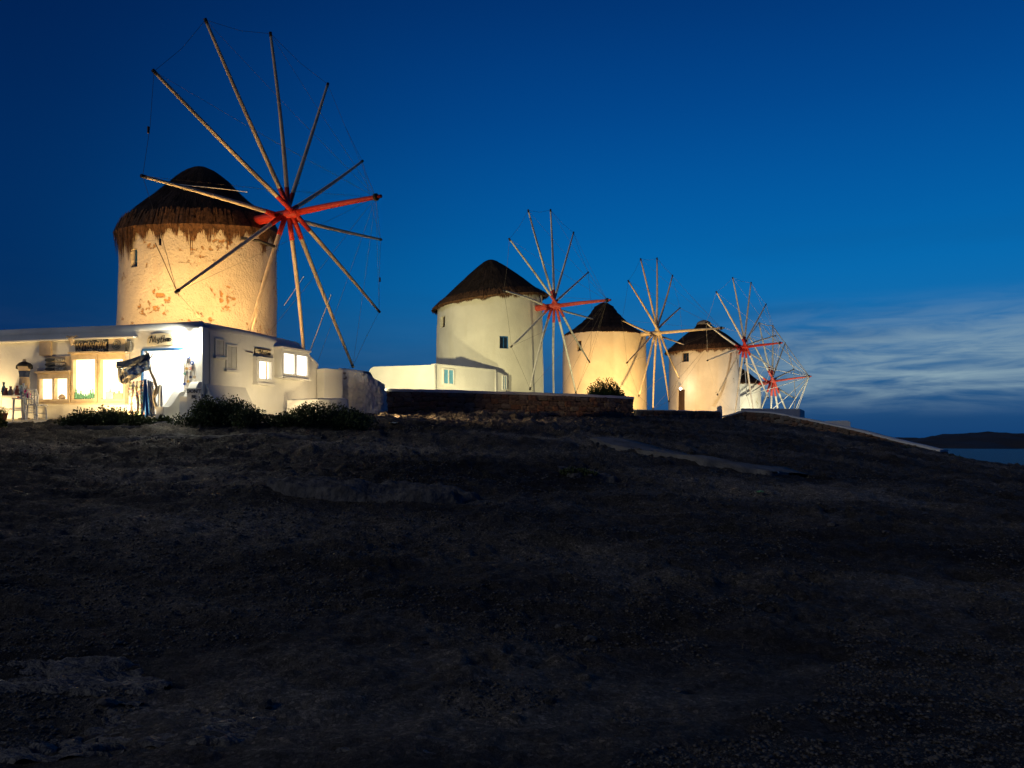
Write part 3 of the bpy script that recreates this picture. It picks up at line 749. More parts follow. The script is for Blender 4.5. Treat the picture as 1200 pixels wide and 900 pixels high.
for i in range(9):
    a = b2[0]+0.05+(b2[1]-b2[0]-.1)*i/8
    facade_item('glass_vase', M['green_glass'], 'green glass vase crowded in the tall show window', 'vase', 'green vases in the show window',
                lambda mb: vase(mb, fpt(a, b2[2]+.001, 0.09), 0.16+0.22*random.random(), 0.035+.02*random.random()))
for i in range(2):
    a = b3[0]+.18+.30*i
    def gift(mb):
        abox(mb, fpt, a-.13, a+.13, b3[2]+.001, b3[2]+.17+.05*i, 0.06, 0.14)
        abox(mb, fpt, a-.02, a+.02, b3[2]+.175+.05*i, b3[2]+.25+.05*i, 0.08, 0.12)
        abox(mb, fpt, a-.135, a+.135, b3[2]+.14+.05*i, b3[2]+.155+.05*i, 0.055, 0.145)
    facade_item('gift_box', M['mint'] if i else M['beige'], ['small beige gift box in the show window next to the scarf stand', 'taller mint gift box in the show window next to the scarf stand'][i], 'box', None, gift)
facade_item('shell', M['beige'], 'beige shell ornament on the sill of the low double show window', 'shell', None, lambda mb: mb.lathe(fpt(b1[0]+.25, b1[2]+.001, .09), [(0.09, 0), (0.12, .05), (0.09, .11), (0.03, .15)], 10, sy=.5))

# fish boards over the low show window
zf0 = fr(70, 436)[1]
def fish(mb, a, z, ln, h, o=0.05):
    pts = []
    for k in range(9):
        t = k/8; pts.append((a-ln*t, h*math.sin(math.pi*(0.08+0.84*t))**0.8*(1-0.25*t)))
    poly = [fpt(x, z+y*.5, o) for x, y in pts]+[fpt(a-ln*1.12, z+h*.38, o), fpt(a-ln*1.06, z, o), fpt(a-ln*1.12, z-h*.38, o)]+[fpt(x, z-y*.5, o) for x, y in pts[::-1]]
    mb.prism(poly, NF*0.03)
fb = empty('fish_board', fpt(5.0, zf0, .06), 'wooden board with three rows of carved fish above the low show window', 'ornament')
mb = MB(); fbox(mb, 55, 86.5, 418, 435.5, 0.01, 0.045); mb.build('board', M['frame'], fb)
for r_ in range(3):
    zc_ = fr(70, 422+5.3*r_)[1]
    mb = MB(); fish(mb, fr(66, 428)[0]+.34, zc_, 0.30, 0.12, .05); mb.build('fish', M['darkfish'], fb)
    mb = MB(); fish(mb, fr(66, 428)[0]-.02, zc_, 0.34, 0.12, .05); mb.build('fish', M['palefish'], fb)
# panels above the tall show windows
def plaque_shape(px0, px1, py0, py1, lab, mat, extra=None):
    mb = MB(); fbox(mb, px0, px1, py0, py1, 0.03, 0.10); b_ = base_of(mb)
    t = empty('wall_plaque', b_, lab, 'plaque')
    mb.build('panel', mat, t, bevel=0.012)
    if extra: extra(t)
    return t
def zigzag(px0, px1, py0, py1):
    def f(t):
        mb = MB(); a0 = fr(px0, 404)[0]; a1 = fr(px1, 404)[0]; z1 = fr((px0+px1)/2, py0)[1]; z0 = fr((px0+px1)/2, py1)[1]
        pts = [fpt(a0+(a1-a0)*k/8, z0+(z1-z0)*(0.2 if k % 2 else 0.8), 0.115) for k in range(9)]
        mb.tube(pts, 0.018, 6); mb.build('carving', M['frame'], t)
    return f
plaque_shape(91, 103, 400, 413, 'dark mosaic plaque with a zigzag, next to the ram skull', M['plaque'], zigzag(91, 103, 401, 412))
plaque_shape(104, 116, 398.5, 412.5, 'dark mosaic plaque between two others over the tall show window', M['plaque'], zigzag(104, 116, 400, 411))
plaque_shape(117, 128.5, 398, 412.5, 'dark mosaic plaque beside the spiral plaque', M['plaque'], zigzag(117, 128, 399, 411))
def spiral(t):
    a, z = fr(140, 404)
    mb = MB(); pts = [fpt(a+math.cos(th)*0.028*th/2.0*.62, z+math.sin(th)*0.028*th/2.0*.62, .115) for th in np.linspace(2, 6*math.pi, 60)]
    mb.tube(pts, 0.014, 6); mb.build('spiral', M['greystone'], t, smooth=True)
plaque_shape(130, 149.5, 396.5, 413, 'square pale plaque with a carved spiral', M['frame'], spiral)
plaque_shape(151, 155.5, 400, 413, 'narrow pale plaque beside the spiral plaque', M['greystone'])
plaque_shape(49, 62.5, 400.5, 417, 'plain sandy panel high on the wall above the fish board', M['beige'])
def skull(mb):
    c = fpt(*fr(88, 400.5), .12)
    mb.lathe(c-UP*.13, [(0.02, 0), (0.05, .03), (0.07, .12), (0.11, .2), (0.08, .27), (0.02, .29)], 12)
    for s in (-1, 1): mb.tube([c+UP*.1+FL*s*.07, c+UP*.16+FL*s*.16, c+UP*.12+FL*s*.22], [.03, .022, .008], 6)
facade_item('ram_skull', M['beige'], 'pale horned skull ornament at the parapet above the show windows', 'ornament', None, skull)

# name board over the door, hand painted
def strokes(mb, lines, P, a0, z0, sx, sz, o, w):
    for ln in lines:
        mb.tube([P(a0-x*sx, z0+y*sz, o) for x, y in ln], w, 5)
arc = lambda cx, cy, r, t0, t1, n=10: [(cx+r*math.cos(R(t0+(t1-t0)*k/n)), cy+r*math.sin(R(t0+(t1-t0)*k/n))) for k in range(n+1)]
MYTHO = [[(0.0, .62), (.10, .74), (.20, .88)], [(.20, .95), (.14, .55), (.06, .05)], [(.20, .95), (.26, .5), (.28, .12)], [(.28, .12), (.38, .6), (.47, .92)], [(.47, .92), (.45, .5), (.43, .12), (.50, .14)],
         [(.58, .55), (.57, .35), (.63, .28), (.70, .36), (.73, .58)], [(.73, .58), (.69, .10), (.64, -.05), (.59, .0)],
         [(.90, .72), (.83, .25), (.86, .05), (.91, .08)], [(.78, .48), (.95, .52)],
         [(1.10, .95), (1.03, .5), (.98, .08)], [(1.0, .28), (1.08, .45), (1.13, .38), (1.12, .10)],
         arc(1.36, .38, .20, 0, 330, 16), arc(1.36, .38, .11, 20, 330, 12), arc(1.36, .38, .03, 0, 300, 6)]
sgn = empty('shop_sign', fpt(*fr(189, 404), .02), 'cream rounded board reading Mytho over the shop door', 'sign', None)
a0, zc0 = fr(189, 398.2); hw_, hh_ = 0.44, 0.165
poly = [(-hw_, -hh_), (-hw_, .02), (-hw_*.92, .10), (-hw_*.72, hh_*.9), (-hw_*.3, hh_*1.1), (hw_*.3, hh_*1.15), (hw_*.72, hh_*.9), (hw_*.93, .06), (hw_, -.03), (hw_, -hh_)]
mb = MB(); mb.prism([fpt(a0-x, zc0+y, .01) for x, y in poly], NF*0.035); mb.build('board', M['signboard'], sgn)
mb = MB(); strokes(mb, MYTHO, fpt, a0+.385, zc0-.10, .49, .23, .050, .0115); mb.build('lettering', M['black'], sgn)

# bright lamp at the corner
lp = empty('wall_lamp', fpt(*fr(222.5, 396), .02), 'bright white wall lamp at the corner beside the shop sign', 'lamp')
pa, pz = fr(222.5, 394.5)
mb = MB(); mb.tube([fpt(pa, pz+.02, 0), fpt(pa, pz+.04, .08), fpt(pa, pz+.02, .14)], .015, 6); mb.build('arm', M['iron'], lp)
mb = MB(); mb.lathe(fpt(pa, pz-.07, .15), [(0.02, 0), (0.06, .03), (0.065, .08), (0.03, .11)], 12); mb.build('bulb', M['bulb'], lp, smooth=True)
L = bpy.data.lights.new('wall_lamp_light', 'POINT'); L.energy = 140; L.color = (1.0, 0.96, 0.76); L.shadow_soft_size = 0.05
lo = bpy.data.objects.new('wall_lamp_light', L); COL.objects.link(lo); lo.parent = lp; lo.location = fpt(pa, pz-.10, .17)-root_loc(lp)
# narrow ledge added under the parapet so it shades the wall above
mb = MB(); a0 = fr(161, 401)[0]; zl0 = fr(60, 400.2)[1]
abox(mb, fpt, a0, AL, zl0, zl0+.05, .002, .15); mb.build('ledge', M['white'], shop, bevel=.012)

# ornaments on strings right of the door
for i, (px, py, mt) in enumerate([(221.3, 418.6, 'eyeblue'), (226, 425.5, 'eyeblue'), (223.5, 432, 'coral'), (219.5, 432, 'amber'), (216.5, 426.5, 'whitepaint'), (217, 438, 'teal'), (224, 442, 'navy'), (228.5, 442, 'beige'), (221, 447, 'amber'), (216.8, 450, 'eyeblue')]):
    a, z = fr(px, py)
    t = empty('hanging_charm', fpt(a, z, .03), 'round blue glass eye charm hanging right of the shop door' if mt == 'eyeblue' else 'small %s charm hanging right of the shop door' % {'coral': 'coral', 'amber': 'amber', 'whitepaint': 'white', 'teal': 'teal', 'navy': 'dark', 'beige': 'beige'}[mt], 'ornament', 'charms hanging right of the shop door')
    r_ = 0.058 if i < 2 else 0.042
    mb = MB(); mb.prism([fpt(a+r_*math.cos(k*R(30)), z+r_*math.sin(k*R(30)), .02) for k in range(12)], NF*.02); mb.build('disc', M[mt], t)
    if i in (0, 1, 2): mb = MB(); mb.prism([fpt(a+r_*.5*math.cos(k*R(45)), z+r_*.5*math.sin(k*R(45)), .0405) for k in range(8)], NF*.006); mb.build('eye', M['whitepaint'], t)
    mb = MB(); mb.tube([fpt(a, z+r_, .03), fpt(a, z+r_+.12, .03)], .005, 5); mb.build('string', M['rope'], t)

# low white wing walls beside the door, with a painted notice
def wing(a, o_len, w, h_back, h_front, label, zb=0.55):
    n = 10; prof = []
    for k in range(n+1):
        t = k/n; s = 0.5-0.5*math.cos(math.pi*min(1, max(0, (t-0.12)/0.7)))
        prof.append((0.0+o_len*t, h_back+(h_front-h_back)*s))
    poly = [fpt(a, zb, 0.004)]+[fpt(a, zb+z, .004+o) for o, z in prof]+[fpt(a, zb, .004+o_len)]
    mb = MB(); mb.prism(poly, FL*w); return tag(mb.build('wing_wall', M['white'], origin=base_of(mb), bevel=0.015), label, 'wall')
aw = fr(203, 470)[0]
wing(fr(218, 470)[0], 0.95, 0.24, 0.98, 0.50, 'low curved white wing wall right of the shop door')
wing(0.01, 0.62, 0.28, 1.25, 0.80, 'taller curved white wing wall at the shop corner')
# painted notice between them
nt_ = empty('notice_board', at(228, 489, 21.25), 'white notice board reading DONT BE, half hidden by the big shrub', 'sign')
pc = at(227.6, 466, 21.25); ex = Vector((0.97, -0.10, 0)).normalized(); en = Vector((-0.10, -0.97, 0)).normalized()
mb = MB(); mb.box(pc-UP*.05, .20, .015, .31, ex, en, UP); mb.build('board', M['whitepaint'], nt_)
def text_mesh(txt, size, name, mat, parent, org, ex_, ez_, out):
    cu = bpy.data.curves.new('t', 'FONT'); cu.body = txt; cu.size = size; cu.extrude = 0.003; cu.align_x = 'CENTER'; cu.offset = size*0.012
    ob = bpy.data.objects.new('t', cu); COL.objects.link(ob)
    dg = bpy.context.evaluated_depsgraph_get(); dg.update()
    me_ = bpy.data.meshes.new_from_object(ob.evaluated_get(dg)); bpy.data.objects.remove(ob, do_unlink=True)
    off = root_loc(parent)
    for v_ in me_.vertices:
        v_.co = (org+ex_*v_.co.x+ez_*v_.co.y+out*(v_.co.z+.004))-off
    me_.materials.clear(); me_.materials.append(mat)
    o = bpy.data.objects.new(name, me_); COL.objects.link(o); o.parent = parent; return o
text_mesh("DON'T", .135, 'lettering', M['black'], nt_, pc+en*.017+UP*.13, ex, UP, en)
text_mesh("BE", .135, 'lettering', M['black'], nt_, pc+en*.017-UP*.02, ex, UP, en)

# ---- side wall
def side_frame(px0, px1, py0, py1, name, mat, dep=.06, f=.07):
    a0 = sr(px0, (py0+py1)/2)[0]; a1 = sr(px1, (py0+py1)/2)[0]; xm = (px0+px1)/2; z1 = sr(xm, py0)[1]; z0 = sr(xm, py1)[1]
    w = MB(); abox(w, spt, a0, a0+f, z0, z1, .002, dep); abox(w, spt, a1-f, a1, z0, z1, .002, dep); abox(w, spt, a0+f, a1-f, z1-f, z1, .002, dep); abox(w, spt, a0+f, a1-f, z0, z0+f, .002, dep)
    return w.build(name, mat, shop), (a0+f, a1-f, z0+f, z1-f)
for q in ((251, 262.5, 397, 418), (264, 277.5, 404, 433.5)):
    o, b_ = side_frame(*q, 'window', M['white'], .05, .05)
    n_ = 2
    for k in range(n_):
        w = MB(); a0 = b_[0]+(b_[1]-b_[0])*k/n_+.006; a1 = b_[0]+(b_[1]-b_[0])*(k+1)/n_-.006
        abox(w, spt, a0, a1, b_[2]+.006, b_[3]-.006, .004, .028); w.build('shutter', M['shutter'], o)
    w = MB(); abox(w, spt, b_[0]-.09, b_[1]+.09, b_[2]-.12, b_[2]-.056, .003, .10); w.build('sill', M['white'], o)
o, b_ = side_frame(296, 317, 419, 449, 'lit_window', M['white'], .16, .13)
w = MB(); abox(w, spt, b_[0]+.004, b_[1]-.004, b_[2]+.004, b_[3]-.004, .004, .02); w.build('pane', M['lit_white'], o)
w = MB(); abox(w, spt, b_[1]-.12, b_[1]-.085, b_[2]+.004, b_[3]-.004, .022, .06); w.build('sash', M['frame'], o)
w = MB(); abox(w, spt, b_[0]-.15, b_[1]+.15, b_[2]-.20, b_[2]-.132, .003, .22); w.build('sill', M['white'], o)
# small sign over it
s2 = empty('side_sign', spt(sr(306, 413)[0], sr(306, 416)[1], .02), 'small framed sign reading Mytho above the side window', 'sign')
a0 = sr(297.5, 412)[0]; a1 = sr(316, 415)[0]; z1 = sr(306, 409.2)[1]; z0 = sr(306, 417)[1]
w = MB(); abox(w, spt, a0, a1, z0, z1, .004, .03); w.build('board', M['signboard'], s2)
w = MB(); w.tube([spt(a0, z0, .04), spt(a0, z1, .04), spt(a1, z1, .04)], .016, 5); w.tube([spt(a0-.05, z0+.06, .03), spt(a0-.38, z0+.06, .03)], .010, 5); w.build('frame', M['darkwood'], s2)
w = MB(); strokes(w, MYTHO, lambda a, z, o: spt(-a, z, o), -(a0+.18), z0+.035, .34, .15, .038, .010); w.build('lettering', M['black'], s2)
# bay window
a0 = sr(320.5, 430)[0]; a1 = sr(353, 430)[0]; z1 = sr(338, 411.5)[1]; z0 = sr(338, 443)[1]; bd = .34
w = MB(); abox(w, spt, a0, a1, z0, z0+.10, .002, bd); abox(w, spt, a0, a1, z1-.14, z1, .002, bd)
abox(w, spt, a0, a0+.10, z0+.10, z1-.14, .002, bd); abox(w, spt, a1-.10, a1, z0+.10, z1-.14, .002, bd); abox(w, spt, (a0+a1)/2-.05, (a0+a1)/2+.05, z0+.10, z1-.14, bd-.10, bd)
bay = w.build('bay_window', M['white'], shop)
for k in range(2):
    w = MB(); q0 = (a0+.10, (a0+a1)/2+.05)[k]; q1 = ((a0+a1)/2-.05, a1-.10)[k]; abox(w, spt, q0+.003, q1-.003, z0+.104, z1-.144, bd-.09, bd-.07); w.build('pane', M['lit_white'], bay)
w = MB(); abox(w, spt, a0-.03, a1+.03, z1+.002, z1+.06, .003, bd+.06); w.build('ledge', M['white'], bay)
w = MB(); abox(w, spt, a0-.03, a1+.03, z0-.06, z0-.002, .003, bd+.05); w.build('sill', M['white'], bay)
# curved buttress on the side wall
n = 12
poly = [spt(.14, .45, .006)]+[spt(.14, .62+1.12*(1-(k/n))**1.55, .006+0.95*(k/n)) for k in range(n+1)]+[spt(.14, .45, .956)]
mb = MB(); mb.prism(poly, SD*1.55); tag(mb.build('buttress', M['white'], origin=base_of(mb)), 'white curved buttress leaning on the shop side wall behind the big shrub', 'buttress')

# white pier and whitewashed rock wall at the back end of the shop
mb = MB(); q = spt(SE2-.12, 0.6, .03)
mb.prism([q, q+Vector((.32, -.22, 0)), q+Vector((.86, .25, 0)), q+Vector((.5, .75, 0))], (0, 0, 2.02)); tag(mb.build('gate_pier', M['white'], origin=base_of(mb), bevel=.02), 'square white pier at the end of the shop side wall', 'pier')
def rough_block(name, base_pts, z0, tops, mat, seed, amp, label, cat, n_z=34, sub=30, rnd_end=8.0):
    """closed rough wall along a polyline (front line), thickness backwards"""
    mb = MB(); P = []
    pts = []
    for i in range(len(base_pts)-1):
        for k in range(sub): t = k/sub; pts.append((Vector(base_pts[i]).lerp(Vector(base_pts[i+1]), t), tops[i]+(tops[i+1]-tops[i])*t))
    pts.append((Vector(base_pts[-1]), tops[-1]))
    rows_ = []
    N = len(pts)
    thick = 0.75
    for j in range(n_z+7):
        row = []
        for i, (p, zt_) in enumerate(pts):
            tdir = (pts[min(i+1, N-1)][0]-pts[max(i-1, 0)][0]).normalized(); nn = Vector((tdir.y, -tdir.x, 0))
            if j <= n_z: f = j/n_z; o = 0.05*(1-f); z = z0+(zt_-z0)*f
            else: f = (j-n_z)/6; o = -thick*f; z = zt_+0.05*math.sin(math.pi*f)-(0.25*max(0, f-.75)/.25)
            e = min(i, N-1-i)/rnd_end
            if e < 1: o -= 0.16*(1-e)**2
            w_ = amp*(n1(i*.11, z*3.2, seed)+.7*n1(i*.27+7, z*7.5, seed+1)+.42*n1(i*.6, z*16, seed+2))*(1 if j <= n_z else .4)
            row.append(Vector((p.x, p.y, 0))+nn*(o+w_)+UP*(z+0.3*w_))
        rows_.append(row)
    rows_.append([Vector((r_[0], r_[1], z0)) for r_ in rows_[-1]])
    mb.grid(rows_)
    nc_ = len(rows_[0]); tot = len(rows_)
    mb.add([r_[0] for r_ in rows_]+[r_[-1] for r_ in rows_], [tuple(range(tot)), tuple(range(tot, 2*tot))])
    return tag(mb.build(name, mat, origin=base_of(mb), smooth=True), label, cat)
p0 = at(394, 470, 27.9); p1 = at(425, 470, 27.4); p2 = at(449, 470, 27.6); p3 = at(452, 470, 28.6)
rough_block('rock_wall', [(p0.x, p0.y, 0), (p1.x, p1.y, 0), (p2.x, p2.y, 0), (p3.x, p3.y, 0)], .75, [(HYP-431)/FPX*27.6, (HYP-436)/FPX*27.4, (HYP-449)/FPX*27.4, (HYP-451)/FPX*28], M['white_rock'], 71, .075,
            'rough whitewashed rock wall between the shop and the rubble wall', 'wall')
p0 = at(334, 470, 24.1); p1 = at(372, 470, 23.6); p2 = at(410, 470, 24.2)
rough_block('bench_wall', [(p0.x, p0.y, 0), (p1.x, p1.y, 0), (p2.x, p2.y, 0)], .55, [(HYP-469)/FPX*24, (HYP-468)/FPX*23.7, (HYP-467.5)/FPX*24], M['white'], 77, .025,
            'low white masonry bench behind the long shrub', 'bench', rnd_end=2.0)

# ---- paved strip before the shop, gently rising to the wall
mb = MB(); Pg = []
for i in range(5):
    o = 0.0+1.35*i/4
    Pg.append([fpt(a, 0.80-0.135*o+0.006*n1(a*1.3, o*2, 4), o) for a in np.linspace(-0.4, AL+1, 24)])
Pg.append([p-UP*0.35 for p in Pg[-1]])
mb.grid(Pg); tag(mb.build('pavement', M['paving']), kind='structure')

# ---- goods in front of the shop
def leg_table(name, c, w, d, h, mat, label, cat, ex_=FL, top_t=.035, back=None, lr=.022):
    t = empty(name, c, label, cat)
    ey_ = Vector((-ex_.y, ex_.x, 0))
    mb = MB(); mb.box(c+UP*(h-top_t/2), w/2, d/2, top_t/2, ex_, ey_, UP); mb.build('seat' if cat in ('stool', 'chair') else 'table_top', mat, t, bevel=.006)
    for sx in (-1, 1):
        for sy in (-1, 1):
            q = c+ex_*sx*(w/2-.04)+ey_*sy*(d/2-.04)
            mb = MB(); mb.tube([q+ex_*sx*.03, q+UP*(h-top_t)], [lr, lr*1.2], 6); mb.build('leg', mat, t)
    mb = MB()
    for sy in (-1, 1): q = c+ey_*sy*(d/2-.04)+UP*h*.45; mb.tube([q-ex_*(w/2-.04), q+ex_*(w/2-.04)], lr*.7, 6)
    mb.build('stretcher', mat, t)
    if back:
        mb = MB(); pts = [(-w/2, h), (-w/2-.02, h+back*.6), (-w/2+.06, h+back), (w/2-.06, h+back), (w/2+.02, h+back*.6), (w/2, h)]
        mb.tube([c+ex_*x+ey_*(d/2-.03)+UP*z for x, z in pts], .028, 6)
        for x in (-.1, 0, .1): mb.tube([c+ex_*x+ey_*(d/2-.03)+UP*h, c+ex_*x+ey_*(d/2-.03)+UP*(h+back)], .018, 6)
        mb.build('backrest', mat, t)
    return t
def pav(a, o): return fpt(a, 0.80-0.135*o+.004, o)
a_tab = fr(13, 470, .55)[0]-.25
leg_table('display_table', pav(a_tab+.25, .55), 1.35, .55, .72, M['whitepaint'], 'white display table crowded with souvenirs before the shop', 'table')
leg_table('stool', pav(fr(28, 470, .75)[0], .75), .46, .40, .66, M['whitepaint'], 'white painted stool in front of the torso dummy', 'stool')
leg_table('chair', pav(fr(43, 470, .60)[0], .60), .40, .40, .46, M['whitepaint'], 'white chair with spindle back left of the low show window', 'chair', back=.42)
items = [('maroon', .10), ('teal', .22), ('mint', .34), ('coral', .50), ('beige', .62), ('teal', .74), ('coral', .86), ('mint', 1.0), ('whitepaint', 1.12), ('beige', 1.22)]
for i, (cn_, t) in enumerate(items):
    p = pav(a_tab+.25+.62-1.24*(t/1.22), .42+.24*random.random())+UP*.721
    h = .20+.25*random.random()
    mb = MB(); vase(mb, p, h, .06+.035*random.random(), 12)
    lab = {'maroon': 'dark red jar', 'teal': 'teal jar', 'mint': 'mint jar', 'coral': 'coral jar', 'beige': 'beige jar', 'whitepaint': 'white jar'}[cn_]+' on the display table before the shop'
    tag(mb.build('souvenir_jar', M[cn_], origin=p, smooth=True), lab, 'jar', 'souvenirs on the display table')
for i, (px, cn_, z) in enumerate(((31, 'pink', .24), (33.5, 'pink', .14), (25, 'mint', .22), (22, 'coral', .17))):
    p = pav(fr(px, 470, .72)[0], .72)+UP*.662
    mb = MB(); mb.lathe(p, [(.035, 0), (.05, z*.3), (.03, z*.5), (.065, z*.7), (.06, z*.9), (.015, z)], 10)
    tag(mb.build('doll', M[cn_], origin=p, smooth=True), {'pink': 'bright pink doll standing on the white stool', 'mint': 'mint green doll standing on the white stool', 'coral': 'coral doll standing on the white stool'}[cn_], 'doll', 'dolls on the white stool')
# torso dummy in a striped top
p = pav(fr(28.5, 470, .30)[0], .30)
t = empty('torso_dummy', p, 'headless torso dummy in a beige top with a navy band', 'dummy')
mb = MB(); mb.lathe(p, [(.16, 0), (.15, .03), (.03, .05)], 14); mb.tube([p+UP*.04, p+UP*.98], .02, 8); mb.build('stand', M['darkwood'], t, smooth=True)
zt0 = fr(28, 451, .3)[1]-p.z
tb = p+UP*(zt0-.02)
prof = [(.14, 0), (.16, .08), (.145, .2), (.135, .30), (.16, .42), (.185, .52), (.195, .60), (.15, .67), (.06, .71), (.052, .78), (.03, .80)]
mb = MB(); mb.lathe(tb, prof, 22, sy=.62); body = mb.build('torso', M['beige'], t, smooth=True)
mb = MB(); mb.lathe(tb+UP*.25, [(.147, 0), (.144, .06), (.160, .14), (.168, .18)], 22, sy=.66); mb.build('navy_band', M['navy'], body, smooth=True)
mb = MB(); mb.lathe(tb+UP*.57, [(.203, 0), (.205, .04), (.158, .108), (.075, .142)], 22, sy=.66); mb.build('dark_yoke', M['black'], body, smooth=True)
for s in (-1, 1):
    mb = MB(); mb.tube([tb+UP*.62+FL*s*.16, tb+UP*.58+FL*s*.22, tb+UP*.50+FL*s*.245], [.07, .068, .055], 10); mb.build('sleeve', M['black'], body, smooth=True)
# potted plant at the table
p = pav(fr(3, 470, .95)[0], .95)
pt_ = empty('potted_plant', p, 'small leafy plant in a terracotta pot before the display table', 'plant')
mb = MB(); mb.lathe(p, [(.09, 0), (.13, .2), (.145, .21), (.14, .25)], 14); mb.build('pot', M['terracotta'], pt_, smooth=True)
mb = MB(); rn = random.Random(4)
for i in range(260):
    d = Vector((rn.gauss(0, 1), rn.gauss(0, 1), abs(rn.gauss(0, 1)))).normalized()*rn.uniform(.05, .2)+UP*.26
    e1 = Vector((rn.gauss(0, 1), rn.gauss(0, 1), rn.gauss(0, 1))).normalized()*.025; e2 = Vector((rn.gauss(0, 1), rn.gauss(0, 1), rn.gauss(0, 1))).normalized()*.012
    q = p+d; mb.add([q-e1, q+e2, q+e1, q-e2], [(0, 1, 2, 3)])
mb.build('leaves', M['leaf_green'], pt_, kind='stuff')

# driftwood scarf stand with scarves and dresses
DS = 21.35
st = empty('scarf_stand', at(187, 490.5, DS), 'crooked driftwood stand holding scarves and dresses by the door', 'stand')
mb = MB(); mb.tube([at(x, y, DS) for x, y in ((188, 491), (185.5, 482), (181, 471), (180.5, 463), (183.5, 454), (181, 445), (176.5, 436), (174.8, 425), (172.5, 415), (171, 411.5))], [.05, .045, .042, .04, .042, .04, .036, .034, .03, .02], 9); mb.build('trunk', M['driftwood'], st, smooth=True)
for pts, r_ in ((((181, 466), (184.5, 460), (187, 450)), (.03, .024, .01)), (((176, 433), (170, 430), (152, 437), (143, 446)), (.03, .026, .022, .014)), (((173.5, 419), (160, 420.5), (140, 426), (136, 428)), (.028, .024, .018, .01)), (((174, 421), (177.5, 418), (179.5, 414)), (.024, .018, .008))):
    mb = MB(); mb.tube([at(x, y, DS-.03) for x, y in pts], list(r_), 8); mb.build('branch', M['driftwood'], st, smooth=True)
def cloth(name, top, bot, mat, label, cat, folds, amp, D0, seed, nu=40, nv=18):
    """cloth between two pixel edges at depth D0, folded along its run"""
    def along(e, t):
        f = t*(len(e)-1); i = min(int(f), len(e)-2); f -= i
        return (e[i][0]+(e[i+1][0]-e[i][0])*f, e[i][1]+(e[i+1][1]-e[i][1])*f)
    F_, B_ = [], []
    for j in range(nv+1):
        v_ = j/nv; row = []; rowb = []
        for i in range(nu+1):
            u_ = i/nu
            a_, b__ = along(top, u_), along(bot, u_)
            w_ = n1(u_*6+seed, v_*3, seed)
            x = a_[0]+(b__[0]-a_[0])*v_+.5*w_; y = a_[1]+(b__[1]-a_[1])*v_+.6*n1(u_*9, v_*2, seed+2)
            off = amp*math.sin(folds*2*math.pi*u_+2.5*w_+v_*1.2)*(.35+.65*v_)+.03*w_
            row.append(at(x, y, D0+off)); rowb.append(at(x, y, D0+off+.012))
        F_.append(row); B_.append(rowb)
    mb = MB(); mb.grid(F_); mb.grid(B_)
    mb.grid([F_[-1], B_[-1]]); mb.grid([F_[0], B_[0]]); mb.grid([[r_[0] for r_ in F_], [r_[0] for r_ in B_]]); mb.grid([[r_[-1] for r_ in F_], [r_[-1] for r_ in B_]])
    return tag(mb.build(name, mat, origin=base_of(mb), smooth=True), label, cat)
cloth('scarf', [(136, 424.5), (150, 422), (163, 417.5), (175, 413.5)], [(136.5, 431.5), (152, 430.5), (165, 427.5), (176, 421.5)], M['scarf_grey'], 'dark grey scarf rolled along the top branch of the driftwood stand', 'scarf', 2.2, .03, DS-.09, 3)
cloth('scarf', [(143, 431), (155, 430), (167, 426), (176, 422)], [(147, 440), (158, 439), (168, 436), (176.5, 432.5)], M['scarf_blue'], 'blue and white tie dyed scarf on the driftwood stand', 'scarf', 3.2, .04, DS-.07, 5)
cloth('scarf', [(138, 430), (144, 433), (154, 437), (168, 433)], [(138.5, 447), (145, 450.5), (153, 447), (165, 440)], M['scarf_brown'], 'brown and cream scarf bunched at the end of the driftwood branch', 'scarf', 3.5, .05, DS-.05, 7)
cloth('dress', [(151, 449), (157, 447), (163, 446), (168.5, 446)], [(149.5, 486), (156, 490), (163, 491), (169, 491)], M['dress_print'], 'white dress with a speckled red and navy print', 'dress', 3.5, .05, DS+.05, 9)
cloth('dress', [(168, 445), (170, 444), (172, 444)], [(168, 488), (171.5, 490), (175.5, 486)], M['dress_blue'], 'narrow bright blue dress hanging beside the printed one', 'dress', 1.5, .03, DS+.03, 13)
cloth('dress', [(172.5, 444), (176, 446), (180, 447)], [(174.5, 487), (178, 488.5), (182, 486)], M['dress_white'], 'plain white dress hanging behind the driftwood trunk', 'dress', 2.5, .04, DS+.10, 15)
cloth('dress', [(185.5, 452), (188, 451), (190, 452)], [(184, 484), (188, 487), (191.5, 483)], M['dress_white'], 'pale bluish dress hanging right of the driftwood trunk', 'dress', 1.6, .04, DS+.12, 17)

# ------------------------------------------------------------------ annex beside the cream mill
ac = Vector((-3.8, 38.0, 0)); AN_Z = (HYP-427.5)/FPX*38
al_ = at(432, 450, 39.0); ar_ = at(593, 450, 41.7)
an = empty('annex', (ac.x, ac.y, 1.3), 'low white annex with pale blue windows below the cream windmill', 'building')
def annex_block(A_, B_, zt_, name, depth=Vector((0.6, 3.4, 0))):
    mb = MB(); z0 = 1.0
    d = (B_-A_).normalized(); L_ = (B_-A_).length
    def q(s, z): return Vector((A_.x, A_.y, 0))+Vector((d.x, d.y, 0))*s+UP*z
    rr_ = .35
    prof = [q(0, z0), q(L_, z0), q(L_, zt_)]+[q(0+rr_-rr_*math.sin(R(k*18)), zt_-rr_+rr_*math.cos(R(k*18))) for k in range(6)]
    mb.prism(prof, depth); return mb.build(name, M['white'], an)
A_ = Vector((al_.x, al_.y, 0)); B_ = Vector((ar_.x, ar_.y, 0))
annex_block(A_, ac, AN_Z, 'front_wall')
mb = MB(); d = (B_-ac).normalized(); nn = Vector((d.y, -d.x, 0))
def ap(s, z, o=0): return ac+d*s+nn*o+UP*z
SL = (B_-ac).length
